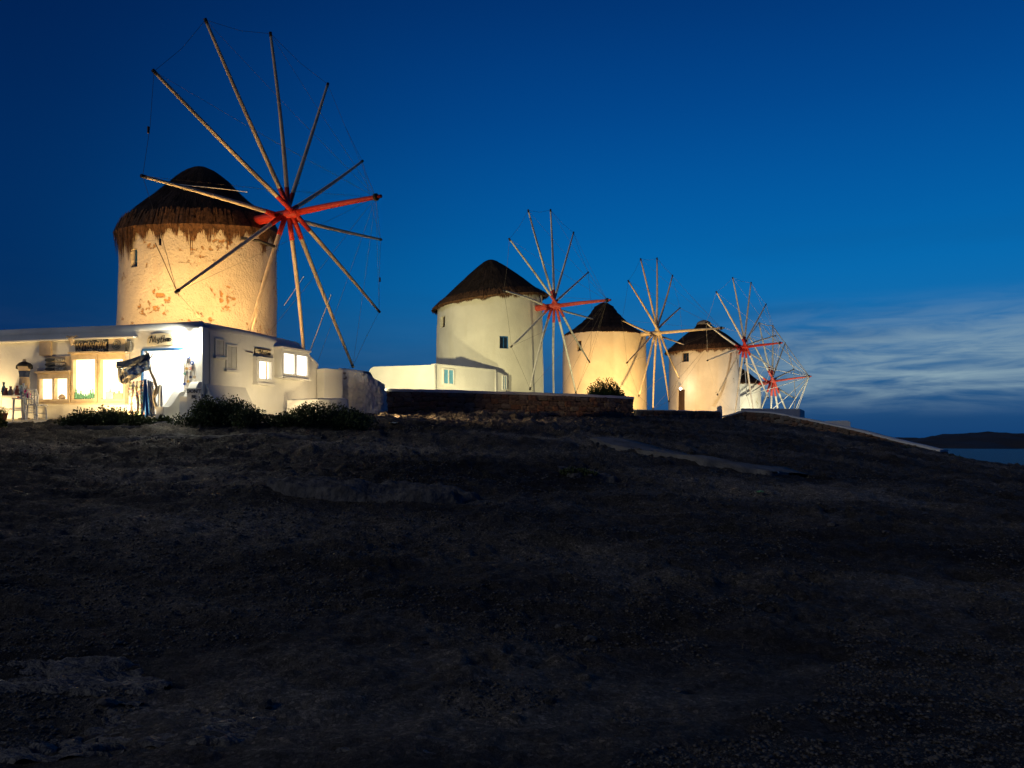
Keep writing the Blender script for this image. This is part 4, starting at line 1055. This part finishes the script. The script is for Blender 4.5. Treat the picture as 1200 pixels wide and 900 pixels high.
zr0, zr1, zr2 = AN_Z-.004, (HYP-434.5)/FPX*(38+3.7*.84), (HYP-440)/FPX*41.7
mb.prism([ap(.003, 1.0), ap(SL, 1.0), ap(SL, zr2), ap(SL*.84, zr1), ap(.003, zr0)], -nn*2.6); mb.build('side_wall', M['white'], an)
mb = MB(); mb.prism([ap(-.03, zr0, .03), ap(SL*.84, zr1, .03), ap(SL*.84, zr1+.06, .03), ap(-.03, zr0+.06, .03)], -nn*.3); mb.build('coping', M['cap'], an)
mb = MB(); mb.tube([ap(.84*SL, 1.1, .02), ap(.84*SL, zr1, .02)], .05, 6); mb.build('drainpipe', M['cap'], an, smooth=True)
mb = MB(); mb.tube([ac+Vector((0, -.02, 1.1)), ac+Vector((0, -.02, AN_Z))], .05, 6); mb.build('drainpipe', M['cap'], an, smooth=True)
def ar(px, py):
    p = on_plane(px, py, ac, nn); return (p-ac).dot(d), p.z
for q in ((519.5, 530.5, 433.5, 449.5), (589, 592.5, 441, 456)):
    a0 = ar(q[0], (q[2]+q[3])/2)[0]; a1 = ar(q[1], (q[2]+q[3])/2)[0]; z1 = ar((q[0]+q[1])/2, q[2])[1]; z0 = ar((q[0]+q[1])/2, q[3])[1]
    def ab(mb, a0, a1, z0, z1, o0, o1): abox(mb, ap, a0, a1, z0, z1, o0, o1)
    w = MB(); f = .06
    ab(w, a0-f, a0, z0-f, z1+f, .002, .06); ab(w, a1, a1+f, z0-f, z1+f, .002, .06); ab(w, a0, a1, z1, z1+f, .002, .06); ab(w, a0, a1, z0-f, z0, .002, .06); ab(w, (a0+a1)/2-.03, (a0+a1)/2+.03, z0, z1, .002, .055)
    o = w.build('window', M['whitepaint'], an)
    for k in range(2):
        w = MB(); h_ = (a1-a0)/2; ab(w, a0+h_*k+.032*k+.002, a0+h_*(k+1)-.032*(1-k)-.002, z0+.003, z1-.003, .003, .03); w.build('shutter', M['paleblue'], o)

# ------------------------------------------------------------------ rubble walls with whitewashed coping
def stone_mesh(seed):
    rn = random.Random(seed); bm = bmesh.new(); bmesh.ops.create_cube(bm, size=1.0)
    bmesh.ops.bevel(bm, geom=list(bm.edges), offset=.17, segments=1, affect='EDGES')
    for v_ in bm.verts: v_.co += Vector((rn.uniform(-.08, .08), rn.uniform(-.08, .08), rn.uniform(-.08, .08)))
    me_ = bpy.data.meshes.new('stone'); bm.to_mesh(me_); bm.free(); me_.materials.append([M['stone'], M['stone_b'], M['stone_c'], M['stone']][seed % 4]); return me_
STONES = [stone_mesh(i) for i in range(12)]
def rubble_wall(line, tops, thick, label, seed, sw=.34, sh=.20, cap_h=.10, ends=True, cap_over=.05, base_drop=.15):
    """line: ground polyline (x, y), tops: z of the wall head at each point"""
    rn = random.Random(seed)
    pts = [Vector((p[0], p[1], 0)) for p in line]
    b0 = gz(pts[0].x, pts[0].y)
    W_ = empty('rubble_wall', (pts[0].x, pts[0].y, b0), label, 'wall')
    segs = [(pts[i+1]-pts[i]).length for i in range(len(pts)-1)]; cum = [0]
    for s_ in segs: cum.append(cum[-1]+s_)
    tot = cum[-1]
    def P(s, o=0.0):
        s_ = min(max(s, 0), tot-1e-6); i = max(k for k in range(len(segs)) if cum[k] <= s_); f = (s_-cum[i])/segs[i]
        dd = (pts[i+1]-pts[i]).normalized(); nn_ = Vector((dd.y, -dd.x, 0)); q = pts[i].lerp(pts[i+1], f)
        return q+nn_*o, tops[i]+(tops[i+1]-tops[i])*f, dd, nn_
    core = MB(); K = max(12, int(tot/.5)); rows_ = []
    for k in range(K+1):
        q, zt_, dd, nn_ = P(tot*k/K); g = gz(q.x, q.y)-base_drop-.2
        rows_.append([q+UP*g, q+UP*zt_, q-nn_*thick+UP*zt_, q-nn_*thick+UP*g])
    core.grid(rows_); core.add(rows_[0]+rows_[-1], [(0, 1, 2, 3), (4, 5, 6, 7)]); core.build('core', M['mortar'], W_)
    cp = MB(); rows_ = []
    for k in range(K*2+1):
        q, zt_, dd, nn_ = P(tot*k/(K*2)); w1 = .02*n1(k*.6, 0, seed); w2 = .015*n1(k*.8, 3, seed)
        e = .06 if k in (0, K*2) else 0
        q = q+dd*(-e if k == 0 else e)
        zt2_ = zt_+.002
        rows_.append([q+nn_*(cap_over+w1)+UP*zt2_, q+nn_*(cap_over+.012+w1)+UP*(zt2_+cap_h*.55), q+nn_*(cap_over-.03)+UP*(zt2_+cap_h+w2), q-nn_*(thick*.5)+UP*(zt2_+cap_h*1.25+w2), q-nn_*(thick+.02)+UP*(zt2_+cap_h+w2), q-nn_*(thick+cap_over)+UP*zt2_])
    cp.grid(rows_); cp.add(rows_[0]+rows_[-1], [tuple(range(6)), tuple(range(6, 12))]); cp.build('coping', M['cap'], W_, smooth=True)
    off = root_loc(W_); cnt = 0
    def put(c_, dd, nn_, w_, h_, dp):
        nonlocal cnt
        if cnt >= 295: return
        o = bpy.data.objects.new('stone', rn.choice(STONES)); COL.objects.link(o); o.parent = W_
        fl_ = rn.choice((1, -1))
        m3 = Matrix((dd*fl_, nn_*fl_, UP)).transposed()
        o.rotation_euler = (m3 @ Matrix.Rotation(rn.uniform(-.10, .10), 3, 'Y')).to_euler()
        o.location = c_-off; o.scale = (w_, dp, h_); cnt += 1
    s = 0.0
    hmax = max(t-gz(p.x, p.y) for t, p in zip(tops, pts))
    nco = max(2, int(hmax/sh+.99))
    for cidx in range(nco):
        s = rn.uniform(-.1, 0)
        while s < tot-.05:
            w_ = sw*rn.uniform(.6, 1.45); w_ = min(w_, tot-s+.05)
            q, zt_, dd, nn_ = P(s+w_/2); g = gz(q.x, q.y)-.10
            hh = (zt_-g)/nco
            if hh > .05:
                z = g+hh*(cidx+.5)+rn.uniform(-.02, .02)
                put(q+nn_*(-.03+rn.uniform(-.015, .035))+UP*z, dd, nn_, w_*1.02, hh*rn.uniform(.92, 1.12), .18)
            s += w_
    if ends:
        for s_, sg in ((tot-1e-4, 1),):
            q, zt_, dd, nn_ = P(s_); g = gz(q.x, q.y)-.1; hh = (zt_-g)/nco
            for cidx in range(nco):
                o_ = 0
                while o_ < thick-.06:
                    w_ = min(sw*rn.uniform(.6, 1.2), thick-o_+.03)
                    put(q+dd*(-.02)-nn_*(o_+w_/2)+UP*(g+hh*(cidx+.5)), -nn_, dd, w_, hh*1.05, .16); o_ += w_
    return W_
w0 = at(449, 460, 30.2); w1 = at(540, 460, 31.2); w2 = at(640, 460, 32.6); w3 = at(700, 460, 33.6); w4 = at(741, 460, 34.6)
rubble_wall([(w.x, w.y) for w in (w0, w1, w2, w3, w4)], [2.09, 2.09, 2.08, 2.06, 2.04], .55, 'long rubble wall with pale coping in front of the white annex', 61, cap_h=.11)
w0 = at(746, 480, 45); w1 = at(843, 480, 47)
rubble_wall([(w0.x, w0.y), (w1.x, w1.y)], [2.0, 2.0], .4, 'low rubble wall between the long wall and the terrace', 62, sw=.36, cap_h=.05, cap_over=.02)
dl = [(851, 487.5, 49), (872, 481.5, 49), (905, 483.5, 48), (950, 492.5, 46.5), (1000, 503, 44.5), (1050, 516, 42.5), (1101, 528, 40.5)]
dp = [at(*q) for q in dl]
rubble_wall([(p.x, p.y) for p in dp], [p.z-.06 for p in dp], .75, 'descending rubble wall with broad pale coping running down to the sea', 63, sw=.42, sh=.24, cap_h=.09, ends=True)
# terrace slab and seat block above the descending wall
mb = MB(); zt_ = (HYP-478.5)/FPX*51
q0 = at(868, 480, 51.0); q1 = at(938, 480, 51.5); q2 = at(943, 480, 54.5); q3 = at(872, 480, 57)
mb.prism([Vector((p.x, p.y, zt_-1.6)) for p in (q0, q1, q2, q3)], (0, 0, 1.6)); tag(mb.build('terrace', M['cap'], origin=base_of(mb), bevel=.06), 'pale plastered terrace block in front of the smallest windmill', 'terrace')
mb = MB(); q = at(986, 495, 46.2)
mb.prism([q+Vector(v_) for v_ in ((-.9, 0, -.35), (.42, -.3, -.35), (.42, -.3, .02), (.25, -.26, .10), (-.9, 0, .08))], (.1, .7, 0)); tag(mb.build('seat_block', M['white'], origin=base_of(mb), bevel=.03), 'small white seat block on the coping of the descending wall', 'seat')
mb = MB(); q = at(843, 492, 47.3); mb.prism([q+Vector(v_) for v_ in ((-.16, 0, -.3), (.2, 0, -.3), (.17, 0, .80), (.05, 0, .90), (-.12, 0, .78))], (.05, .34, 0)); tag(mb.build('stone_post', M['cap'], origin=base_of(mb), bevel=.04), 'rough pale stone post at the end of the low rubble wall', 'post')
# lamp over the door of the peeling mill
q = at(797.5, 455.5, 64.7)
lp = empty('door_lamp', q, 'bright bulkhead lamp above the door of the peeling windmill', 'lamp')
mb = MB(); mb.lathe(q, [(.05, -.09), (.10, -.04), (.10, .04), (.05, .09)], 12); mb.build('bulb', M['bulb'], lp, smooth=True)
mb = MB(); mb.tube([q+Vector((0, .05, 0)), q+Vector((.04, .35, .03))], .05, 8); mb.build('bracket', M['iron'], lp)
L = bpy.data.lights.new('door_lamp_light', 'POINT'); L.energy = 60; L.color = (1, .82, .5); L.shadow_soft_size = .1
lo = bpy.data.objects.new('door_lamp_light', L); COL.objects.link(lo); lo.parent = lp; lo.location = (0, -.25, .05)

# ------------------------------------------------------------------ shrubs
def shrub(px0, px1, py0, py1, d, label, mat, seed, nleaf, name='shrub', leaf=.035, lobes=9, depth=.7, fat=1.0, drop=.55, hmin=.72):
    rn = random.Random(seed)
    a_, b_ = at(px0, py1, d), at(px1, py1, d); w_ = (b_.x-a_.x)/2; cx_ = (a_.x+b_.x)/2; h_ = (py1-py0)/FPX*d
    g = min(gz(cx_, d), a_.z+.05); z1 = (HYP-py0)/FPX*d
    h_ = z1-g
    t = empty(name, (cx_, d, g), label, 'shrub')
    st_ = MB(); lobs = []
    for i in range(lobes):
        u_ = -1+2*(i+.5)/lobes+rn.uniform(-.12, .12)
        hh = h_*(1-drop*abs(u_)**2.2)*rn.uniform(hmin, 1.0)
        lobs.append((Vector((cx_+w_*u_*.84, d+rn.uniform(-.5, .5)*w_*depth, g+hh*.52)), w_*rn.uniform(.24, .36)*fat, hh*.5*min(fat, 1.06), ))
    base = Vector((cx_, d, g-.05))
    for c_, rx, rz_ in lobs:
        for k in range(3):
            q = c_+Vector((rn.uniform(-.6, .6)*rx, rn.uniform(-.6, .6)*rx, rn.uniform(-.2, .8)*rz_))
            b0_ = Vector((base.x+(c_.x-base.x)*.55, base.y+(c_.y-base.y)*.55, g-.05))
            st_.tube([b0_, b0_.lerp(q, .5)+Vector((0, 0, .05)), q], [.018, .012, .005], 5)
    st_.build('stems', M['twig'], t)
    lv = MB(); vs = []; fs = []
    for i in range(nleaf):
        c_, rx, rz_ = lobs[rn.randrange(lobes)]
        dv = Vector((rn.gauss(0, 1), rn.gauss(0, 1), rn.gauss(0, 1))).normalized()
        rr_ = rn.random()**.42*(1+.28*n1(dv.x*2.5+seed, dv.z*2.5+dv.y*1.7, seed))
        q = c_+Vector((dv.x*rx*rr_, dv.y*rx*rr_, dv.z*rz_*rr_))
        if q.z < g: q.z = g+rn.uniform(0, .1)
        ln = leaf*rn.uniform(.7, 1.6)
        e1 = (dv*.5+Vector((rn.gauss(0, .6), rn.gauss(0, .6), rn.gauss(.5, .5)))).normalized()*ln; e2 = e1.cross(Vector((rn.gauss(0, 1), rn.gauss(0, 1), rn.gauss(0, 1)))).normalized()*ln*.38
        k = len(vs); vs += [q-e1*.2, q+e1*.4+e2, q+e1, q+e1*.4-e2]; fs.append((k, k+1, k+2, k+3))
    lv.add(vs, fs); lv.build('foliage', mat, t, kind='stuff')
    return t
shrub(70, 180, 477.5, 502, 20.6, 'low dark shrub behind the stone slab', M['leaf'], 81, 11000, lobes=11, depth=.25, fat=1.1, hmin=.8)
shrub(212, 310, 463, 507, 20.6, 'big rounded dark shrub at the shop corner', M['leaf'], 82, 18000, lobes=11, depth=.45, fat=1.15, hmin=.86)
shrub(318, 437, 471, 506, 20.9, 'long spreading dark shrub in front of the white bench', M['leaf'], 83, 16000, lobes=13, depth=.3, fat=1.12, hmin=.82)
shrub(178, 205, 486, 502, 20.9, 'small dark shrub between the slab and the big shrub', M['leaf'], 88, 1500, lobes=5, depth=.5)
shrub(685, 735, 443.5, 482, 39.5, 'round green bush behind the long rubble wall', M['leaf_green'], 84, 16000, leaf=.055, lobes=14, depth=.6, fat=1.25, drop=.36, hmin=.86)
shrub(1085, 1142, 531, 549, 38.5, 'low black shrub at the foot of the descending wall', M['leaf'], 85, 4500, leaf=.06, lobes=8, depth=.5)
shrub(872, 925, 497, 511, 43.0, 'low dark scrub under the upper end of the descending wall', M['leaf'], 101, 2600, leaf=.06, lobes=9, depth=.3)
shrub(950, 1012, 508, 522, 41.0, 'low dark scrub along the middle of the descending wall', M['leaf'], 102, 3000, leaf=.06, lobes=9, depth=.3)
shrub(1028, 1080, 522, 535, 39.5, 'low dark scrub near the lower end of the descending wall', M['leaf'], 103, 2600, leaf=.06, lobes=9, depth=.3)
shrub(652, 700, 546, 560, 14.4, 'flat dark tuft of scrub beside the dark hump of rock', M['leaf'], 104, 1800, leaf=.022, lobes=8, depth=.4)
shrub(-14, 8, 481, 500, 20.7, 'leafy shrub below the potted plant', M['leaf'], 86, 1600, lobes=5, depth=.4)

# ------------------------------------------------------------------ on the slope
mb = MB(); q = at(143, 506, 20.0); mb.box(q+UP*.04, .78, .24, .11, (1, .03, 0), (-.03, 1, 0), (0, 0, 1))
o = mb.build('stone_slab', M['slab'], origin=base_of(mb), bevel=.03); tag(o, 'long squared stone slab in front of the low shrub', 'slab')
def outcrop(name, c_, lx, ly, h_, seed, label, mat, rot=0.0, terr=0.0):
    n_ = 60; rows_ = []
    ca, sa = math.cos(rot), math.sin(rot)
    X, Y = np.meshgrid(np.linspace(-1, 1, n_), np.linspace(-1, 1, n_))
    edge = np.sqrt(X**2+Y**2)*(1+.30*fbm(X*1.8+seed, Y*1.8, 3, seed))
    lift = np.clip((1-edge)/.13, 0, 1); lift = lift*lift*(3-2*lift)
    gxx = c_[0]+(X*lx)*ca-(Y*ly)*sa; gyy = c_[1]+(X*lx)*sa+(Y*ly)*ca
    base = terrain(gxx, gyy, False).reshape(X.shape)
    crk = np.abs(fbm(gxx*1.3, gyy*2.6, 3, seed+7)); crk = np.clip(.12-crk, 0, .12)/.12
    ridg = 1-np.abs(fbm(gxx*.9, gyy*2.4, 4, seed+4))
    z = base-.09+lift*(h_+.07+h_*.9*(ridg-.6)+.02*fbm(gxx*4, gyy*7, 4, seed+3, .6)+.012*fbm(gxx*14, gyy*22, 3, seed+8)-.03*crk)+terr*lift*Y
    mb = MB(); mb.grid([[Vector((gxx[i, j], gyy[i, j], z[i, j])) for j in range(n_)] for i in range(n_)])
    b_ = Vector((c_[0], c_[1], gz(*c_))); return tag(mb.build(name, mat, origin=b_, smooth=True), label, 'rock')
outcrop('rock_outcrop', (at(440, 575, 11.9).x, 12.0), 1.75, .46, .17, 91, 'long flat crusted rock lying across the middle of the slope', M['slab'], -.03)
q = at(30, 826, 5.15); outcrop('rock_outcrop', (q.x, q.y), 1.0, .34, .045, 92, 'broad bluish bedrock with a pointed end at the foot of the slope', M['rock'], -.10)
q = at(215, 868, 4.4); outcrop('rock_outcrop', (q.x, q.y), .78, .26, .03, 93, 'flat cracked bedrock sheet beside the pointed bedrock', M['rock'], -.22)
q = at(30, 885, 4.1); outcrop('rock_outcrop', (q.x, q.y), .55, .2, .03, 95, 'small bedrock patch below the pointed bedrock', M['rock'], .1)
q = at(470, 890, 4.0); outcrop('rock_outcrop', (q.x, q.y), .34, .10, .02, 94, 'thin bedrock strip next to the cracked bedrock sheet', M['rock'], .05)
outcrop('rock_outcrop', (at(250, 512, 18.5).x, 18.5), 2.6, .5, .07, 96, 'worn rock shelf below the stone slab', M['slab'], .02)
outcrop('rock_outcrop', (at(690, 552, 14.5).x, 14.6), .55, .35, .10, 97, 'dark hump of rock below the concrete path', M['slab'], .1)
# concrete path climbing across the slope
mb = MB(); Pg = []
path = [(700, 529, 20.2), (760, 536, 19.0), (820, 543, 18.0), (880, 550, 17.2), (935, 556, 16.8)]
for i in range(41):
    f = i/40*4; k = min(int(f), 3); f -= k
    p = at(*path[k]).lerp(at(*path[k+1]), f)
    wd = 1.45*math.sin(math.pi*min(1, max(.04, i/40)))**.5*(1+.15*n1(i*.4, 0, 5))
    Pg.append([Vector((p.x+.25*t_, p.y+wd*t_, gz(p.x+.25*t_, p.y+wd*t_)+(.10 if abs(t_) < .99 else -.05)+.008*n1(i*.9, t_*3, 6))) for t_ in (-1, -.97, -.5, 0, .5, .97, 1)])
mb.grid(Pg); tag(mb.build('path', M['concrete'], smooth=True), kind='structure')
# litter
for px, py, lab, mt, s_ in ((904.5, 554, 'crumpled white paper on the concrete path', 'litter', .13), (891, 576.5, 'small pale green wrapper on the dirt below the path', 'litter_green', .06), (461, 496, 'stray white stone chip at the foot of the long rubble wall', 'litter', .12)):
    dd_ = 16.9 if py < 560 else 13.6
    if px < 500: dd_ = 26
    # march the sight line down to the slope for a seat on the ground
    for dstep in np.arange(6, 30, .05):
        p = at(px, py, dstep)
        if p.z < gz(p.x, p.y)+.06: break
    p.z = gz(p.x, p.y)+.055
    mb = MB(); rn = random.Random(int(px)); rows_ = []
    for i in range(5): rows_.append([p+Vector((s_*(i-2)/2, s_*.7*(j-2)/2, s_*.28*(rn.random()+.25*(2-abs(i-2))))) for j in range(5)])
    mb.grid(rows_); mb.grid([[q_-UP*.012 for q_ in r_] for r_ in rows_]); tag(mb.build('litter', M[mt], origin=p), lab, 'litter')
# loose stones one can pick out
def rock_mesh(seed):
    rn = random.Random(seed); bm = bmesh.new(); bmesh.ops.create_icosphere(bm, subdivisions=2, radius=1)
    for v_ in bm.verts:
        n_ = v_.co.normalized(); v_.co = n_*(1+.35*n1(n_.x*1.7+seed, n_.y*1.7+n_.z*1.3, seed)+.13*rn.uniform(-1, 1)); v_.co.z *= .6
    me_ = bpy.data.meshes.new('loose_stone'); bm.to_mesh(me_); bm.free(); me_.materials.append(M['slab'] if seed % 2 else M['pebble']); return me_
ROCKS = [rock_mesh(i+200) for i in range(8)]
rn = random.Random(17)
for i in range(46):
    dd_ = math.exp(rn.uniform(math.log(4.6), math.log(24))); px = rn.uniform(-10, 1210); x = (px-CXP)/FPX*dd_
    if dd_ > 19 and px < 445: continue
    s_ = rn.uniform(.016, .038)*(1+dd_*.06)
    o = bpy.data.objects.new('loose_stone', rn.choice(ROCKS)); COL.objects.link(o)
    o.location = (x, dd_, float(terrain([x], [dd_])[0])+s_*.22); o.rotation_euler = (rn.uniform(-.2, .2), rn.uniform(-.2, .2), rn.uniform(0, 6.28)); o.scale = (s_*rn.uniform(.8, 1.6), s_, s_*rn.uniform(.7, 1.2))
    tag(o, 'loose grey stone lying on the dark dirt slope', 'stone', 'loose stones on the slope')
# gravel: uncountable
def scatter(n_, dmin, dmax, seed):
    r_ = np.random.default_rng(seed); dd_ = np.exp(r_.uniform(np.log(dmin), np.log(dmax), n_)); x = (r_.uniform(-60, 1260, n_)-CXP)/FPX*dd_
    keep = ~((dd_ > 20.0) & (x < -3.4)); dd_, x = dd_[keep], x[keep]
    return x, dd_, terrain(x, dd_), r_
x, y, z, r_ = scatter(110000, 3.3, 34, 5)
dens = fbm(x/1.6, y/1.6, 3, 77); keep = dens > -.35
x, y, z = x[keep], y[keep], z[keep]; N = len(x)
s_ = (.003+.013*r_.random(N)**4)*(1+y*.085)
oct_ = np.array([(1, 0, 0), (0, 1, 0), (-1, 0, 0), (0, -1, 0), (0, 0, .55), (0, 0, -.55)])
jit = 1+r_.uniform(-.3, .3, (N, 6, 3)); rot = r_.uniform(0, 6.28, N)
pv = oct_[None]*jit*s_[:, None, None]
px_ = pv[..., 0]*np.cos(rot)[:, None]-pv[..., 1]*np.sin(rot)[:, None]; py_ = pv[..., 0]*np.sin(rot)[:, None]+pv[..., 1]*np.cos(rot)[:, None]
Vv = np.stack([px_+x[:, None], py_+y[:, None], pv[..., 2]+z[:, None]+s_[:, None]*.2], -1).reshape(-1, 3)
tri = np.array([(0, 1, 4), (1, 2, 4), (2, 3, 4), (3, 0, 4), (1, 0, 5), (2, 1, 5), (3, 2, 5), (0, 3, 5)])
Ft = (tri[None]+(np.arange(N)*6)[:, None, None]).reshape(-1, 3)
me = bpy.data.meshes.new('gravel')
me.vertices.add(len(Vv)); me.vertices.foreach_set('co', Vv.ravel()); me.loops.add(Ft.size); me.loops.foreach_set('vertex_index', Ft.ravel())
me.polygons.add(len(Ft)); me.polygons.foreach_set('loop_start', np.arange(0, Ft.size, 3)); me.polygons.foreach_set('loop_total', np.full(len(Ft), 3)); me.update(calc_edges=True)
me.materials.append(M['pebble'])
o = bpy.data.objects.new('gravel', me); COL.objects.link(o); tag(o, 'loose gravel strewn over the dirt slope', 'gravel', kind='stuff')
# dry weeds
x, y, z, r_ = scatter(5200, 4.5, 34, 9)
dens = fbm(x/2.2, y/1.5, 3, 99); keep = dens > .05
x, y, z = x[keep], y[keep], z[keep]
mb = MB(); vs = []; fs = []; rn = random.Random(5)
for X_, Y_, Z_ in zip(x, y, z):
    for k in range(rn.randint(4, 9)):
        a = rn.uniform(0, 6.28); ln = rn.uniform(.012, .04)*(1+Y_*.05); lean = rn.uniform(.7, 1.5); w_ = ln*.07
        dx_, dy_ = math.cos(a), math.sin(a); ox, oy = rn.uniform(-.05, .05), rn.uniform(-.05, .05)
        k0 = len(vs); vs += [(X_+ox-dy_*w_, Y_+oy+dx_*w_, Z_-.01), (X_+ox+dy_*w_, Y_+oy-dx_*w_, Z_-.01), (X_+ox+dx_*ln*lean, Y_+oy+dy_*ln*lean, Z_+ln*max(.15, 1.0-.6*lean))]; fs.append((k0, k0+1, k0+2))
mb.add(vs, fs); o = mb.build('dry_weeds', M['weed']); tag(o, 'short dry weeds scattered on the dirt slope', 'weeds', kind='stuff')

# ------------------------------------------------------------------ unseen floodlights, added to light towers, shop walls and dirt
def added_floodlight(pos, target, power, col, label, cone=110, blend=0.6, size=0.12, pole=0.0):
    pos = Vector(pos); target = Vector(target)
    t = empty('added_floodlight', (pos.x, pos.y, pos.z), label, 'added_floodlight', 'unseen floodlights added around the windmills and the shop')
    d = (target-pos).normalized(); sx = d.cross(Vector((0, 0, 1))).normalized(); up = sx.cross(d)
    c = pos+Vector((0, 0, 0.14))
    mb = MB(); mb.box(c-d*0.03, 0.12, 0.04, 0.09, sx, d, up); mb.build('housing', M['black'], t, bevel=0.01)
    mb = MB(); mb.box(c+d*0.018, 0.10, 0.004, 0.07, sx, d, up); mb.build('lens', M['bulb_warm'], t)
    mb = MB(); mb.tube([pos+sx*0.13+Vector((0, 0, .14)), pos+sx*0.13, pos-sx*0.13, pos-sx*0.13+Vector((0, 0, .14))], 0.012, 6); mb.build('bracket', M['black'], t)
    if pole: mb = MB(); mb.tube([pos-UP*pole, pos], .03, 8); mb.build('pole', M['black'], t)
    L = bpy.data.lights.new('added_flood_light', 'SPOT'); L.energy = power; L.color = col; L.spot_size = R(cone); L.spot_blend = blend; L.shadow_soft_size = size
    lo = bpy.data.objects.new('added_flood_light', L); COL.objects.link(lo); lo.parent = t
    lo.location = c+d*0.04-pos; lo.rotation_euler = (-d).to_track_quat('Z', 'Y').to_euler()
    return t
AMB = (1.0, 0.585, 0.20); YEL = (1.0, 0.86, 0.44); WHI = (1.0, 0.93, 0.74)
added_floodlight((-16.3, 24.1, 3.13), (-12.6, 27.2, 6.8), 1350, AMB, 'unseen black floodlight on the shop roof by the front parapet, aimed at the ragged mill', 125)
added_floodlight((-12.4, 23.3, 3.13), (-11.6, 27.5, 7.8), 560, AMB, 'unseen black floodlight at the middle of the shop roof, aimed at the ragged mill', 125)
added_floodlight((-9.6, 23.0, 3.13), (-9.6, 25.2, 8.2), 1450, AMB, 'unseen black floodlight on the shop roof near the sign corner, aimed up at the wheel', 140)
added_floodlight((-7.95, 25.2, 3.13), (-9.3, 28.2, 6.8), 400, AMB, 'unseen black floodlight on the shop roof over the side wall, aimed at the ragged mill', 130)
added_floodlight((-5.9, 29.0, 2.1), (-2.0, 43, 6.1), 5600, YEL, 'unseen black floodlight on a short pole behind the whitewashed rock wall', 64, 0.4, pole=1.0)
added_floodlight((-6.0, 34.0, gz(-6.0, 34)), (-5.6, 38, 2.6), 190, (1.0, 0.74, 0.36), 'unseen black floodlight before the rounded end of the annex', 120)
added_floodlight((-1.2, 36.0, gz(-1.2, 36.0)), (-1.6, 44, 4.0), 600, YEL, 'unseen black floodlight in the annex yard, aimed at the cream mill', 110)
added_floodlight((5.9, 42.5, gz(5.9, 42.5)), (2.4, 44.0, 5.4), 700, YEL, 'unseen black floodlight in the yard, aimed at the wheel of the cream mill', 100)
added_floodlight((3.6, 49.5, gz(3.6, 49.5)), (6.2, 57, 5.2), 3700, (1.0, 0.60, 0.19), 'unseen black floodlight in the grass left of the round bush', 115)
added_floodlight((10.4, 50.5, gz(10.4, 50.5)), (8.2, 57, 5.2), 2900, (1.0, 0.60, 0.19), 'unseen black floodlight behind the low rubble wall, aimed at the amber mill', 120)
added_floodlight((13.0, 57.0, gz(13.0, 57)), (15.8, 66, 5.4), 3600, (1.0, 0.62, 0.24), 'unseen black floodlight behind the low rubble wall, aimed at the peeling mill', 115)
added_floodlight((24.2, 61.0, gz(24.2, 61)), (19.4, 66.5, 5.8), 2300, WHI, 'unseen black floodlight behind the terrace, aimed at the peeling mill', 110)
added_floodlight((26.6, 73.0, gz(26.6, 73)), (25.6, 81.5, 4.6), 5200, (1.0, 0.92, 0.62), 'unseen black floodlight below the smallest mill', 125)
added_floodlight((-6.25, 22.0, gz(-6.25, 22.0)), (-7.6, 24.6, 1.85), 380, (1.0, 0.76, 0.40), 'unseen black floodlight behind the long shrub, aimed at the shop side wall', 115, 1.0)
added_floodlight((-5.4, 24.9, gz(-5.4, 24.9)+.16), (1.0, 26.2, 0.75), 1900, (1.0, 0.66, 0.30), 'unseen black floodlight behind the white bench, aimed across the dirt', 100)
for a_, o_, e_, lab in ((fr(136, 470)[0], 1.25, 380, 'behind the low dark shrub'), (fr(181, 470)[0], 1.40, 190, 'between the low dark shrub and the printed dress'), (fr(-2, 470)[0], 1.3, 300, 'beside the potted plant')):
    q = pav(a_, o_); t_ = fpt(a_, 2.0, 0)
    added_floodlight(q, t_, e_, (1.0, 0.68, 0.29), 'unseen black floodlight on the shop paving '+lab, 150, .3)
added_floodlight((-5.95, 24.95, gz(-5.95, 24.95)+.1), (-7.0, 26.2, 1.9), 95, (1.0, 0.74, 0.38), 'unseen black floodlight tucked between the white bench and the bay window', 120, 1.0)  # added fill for the far end of the side wall
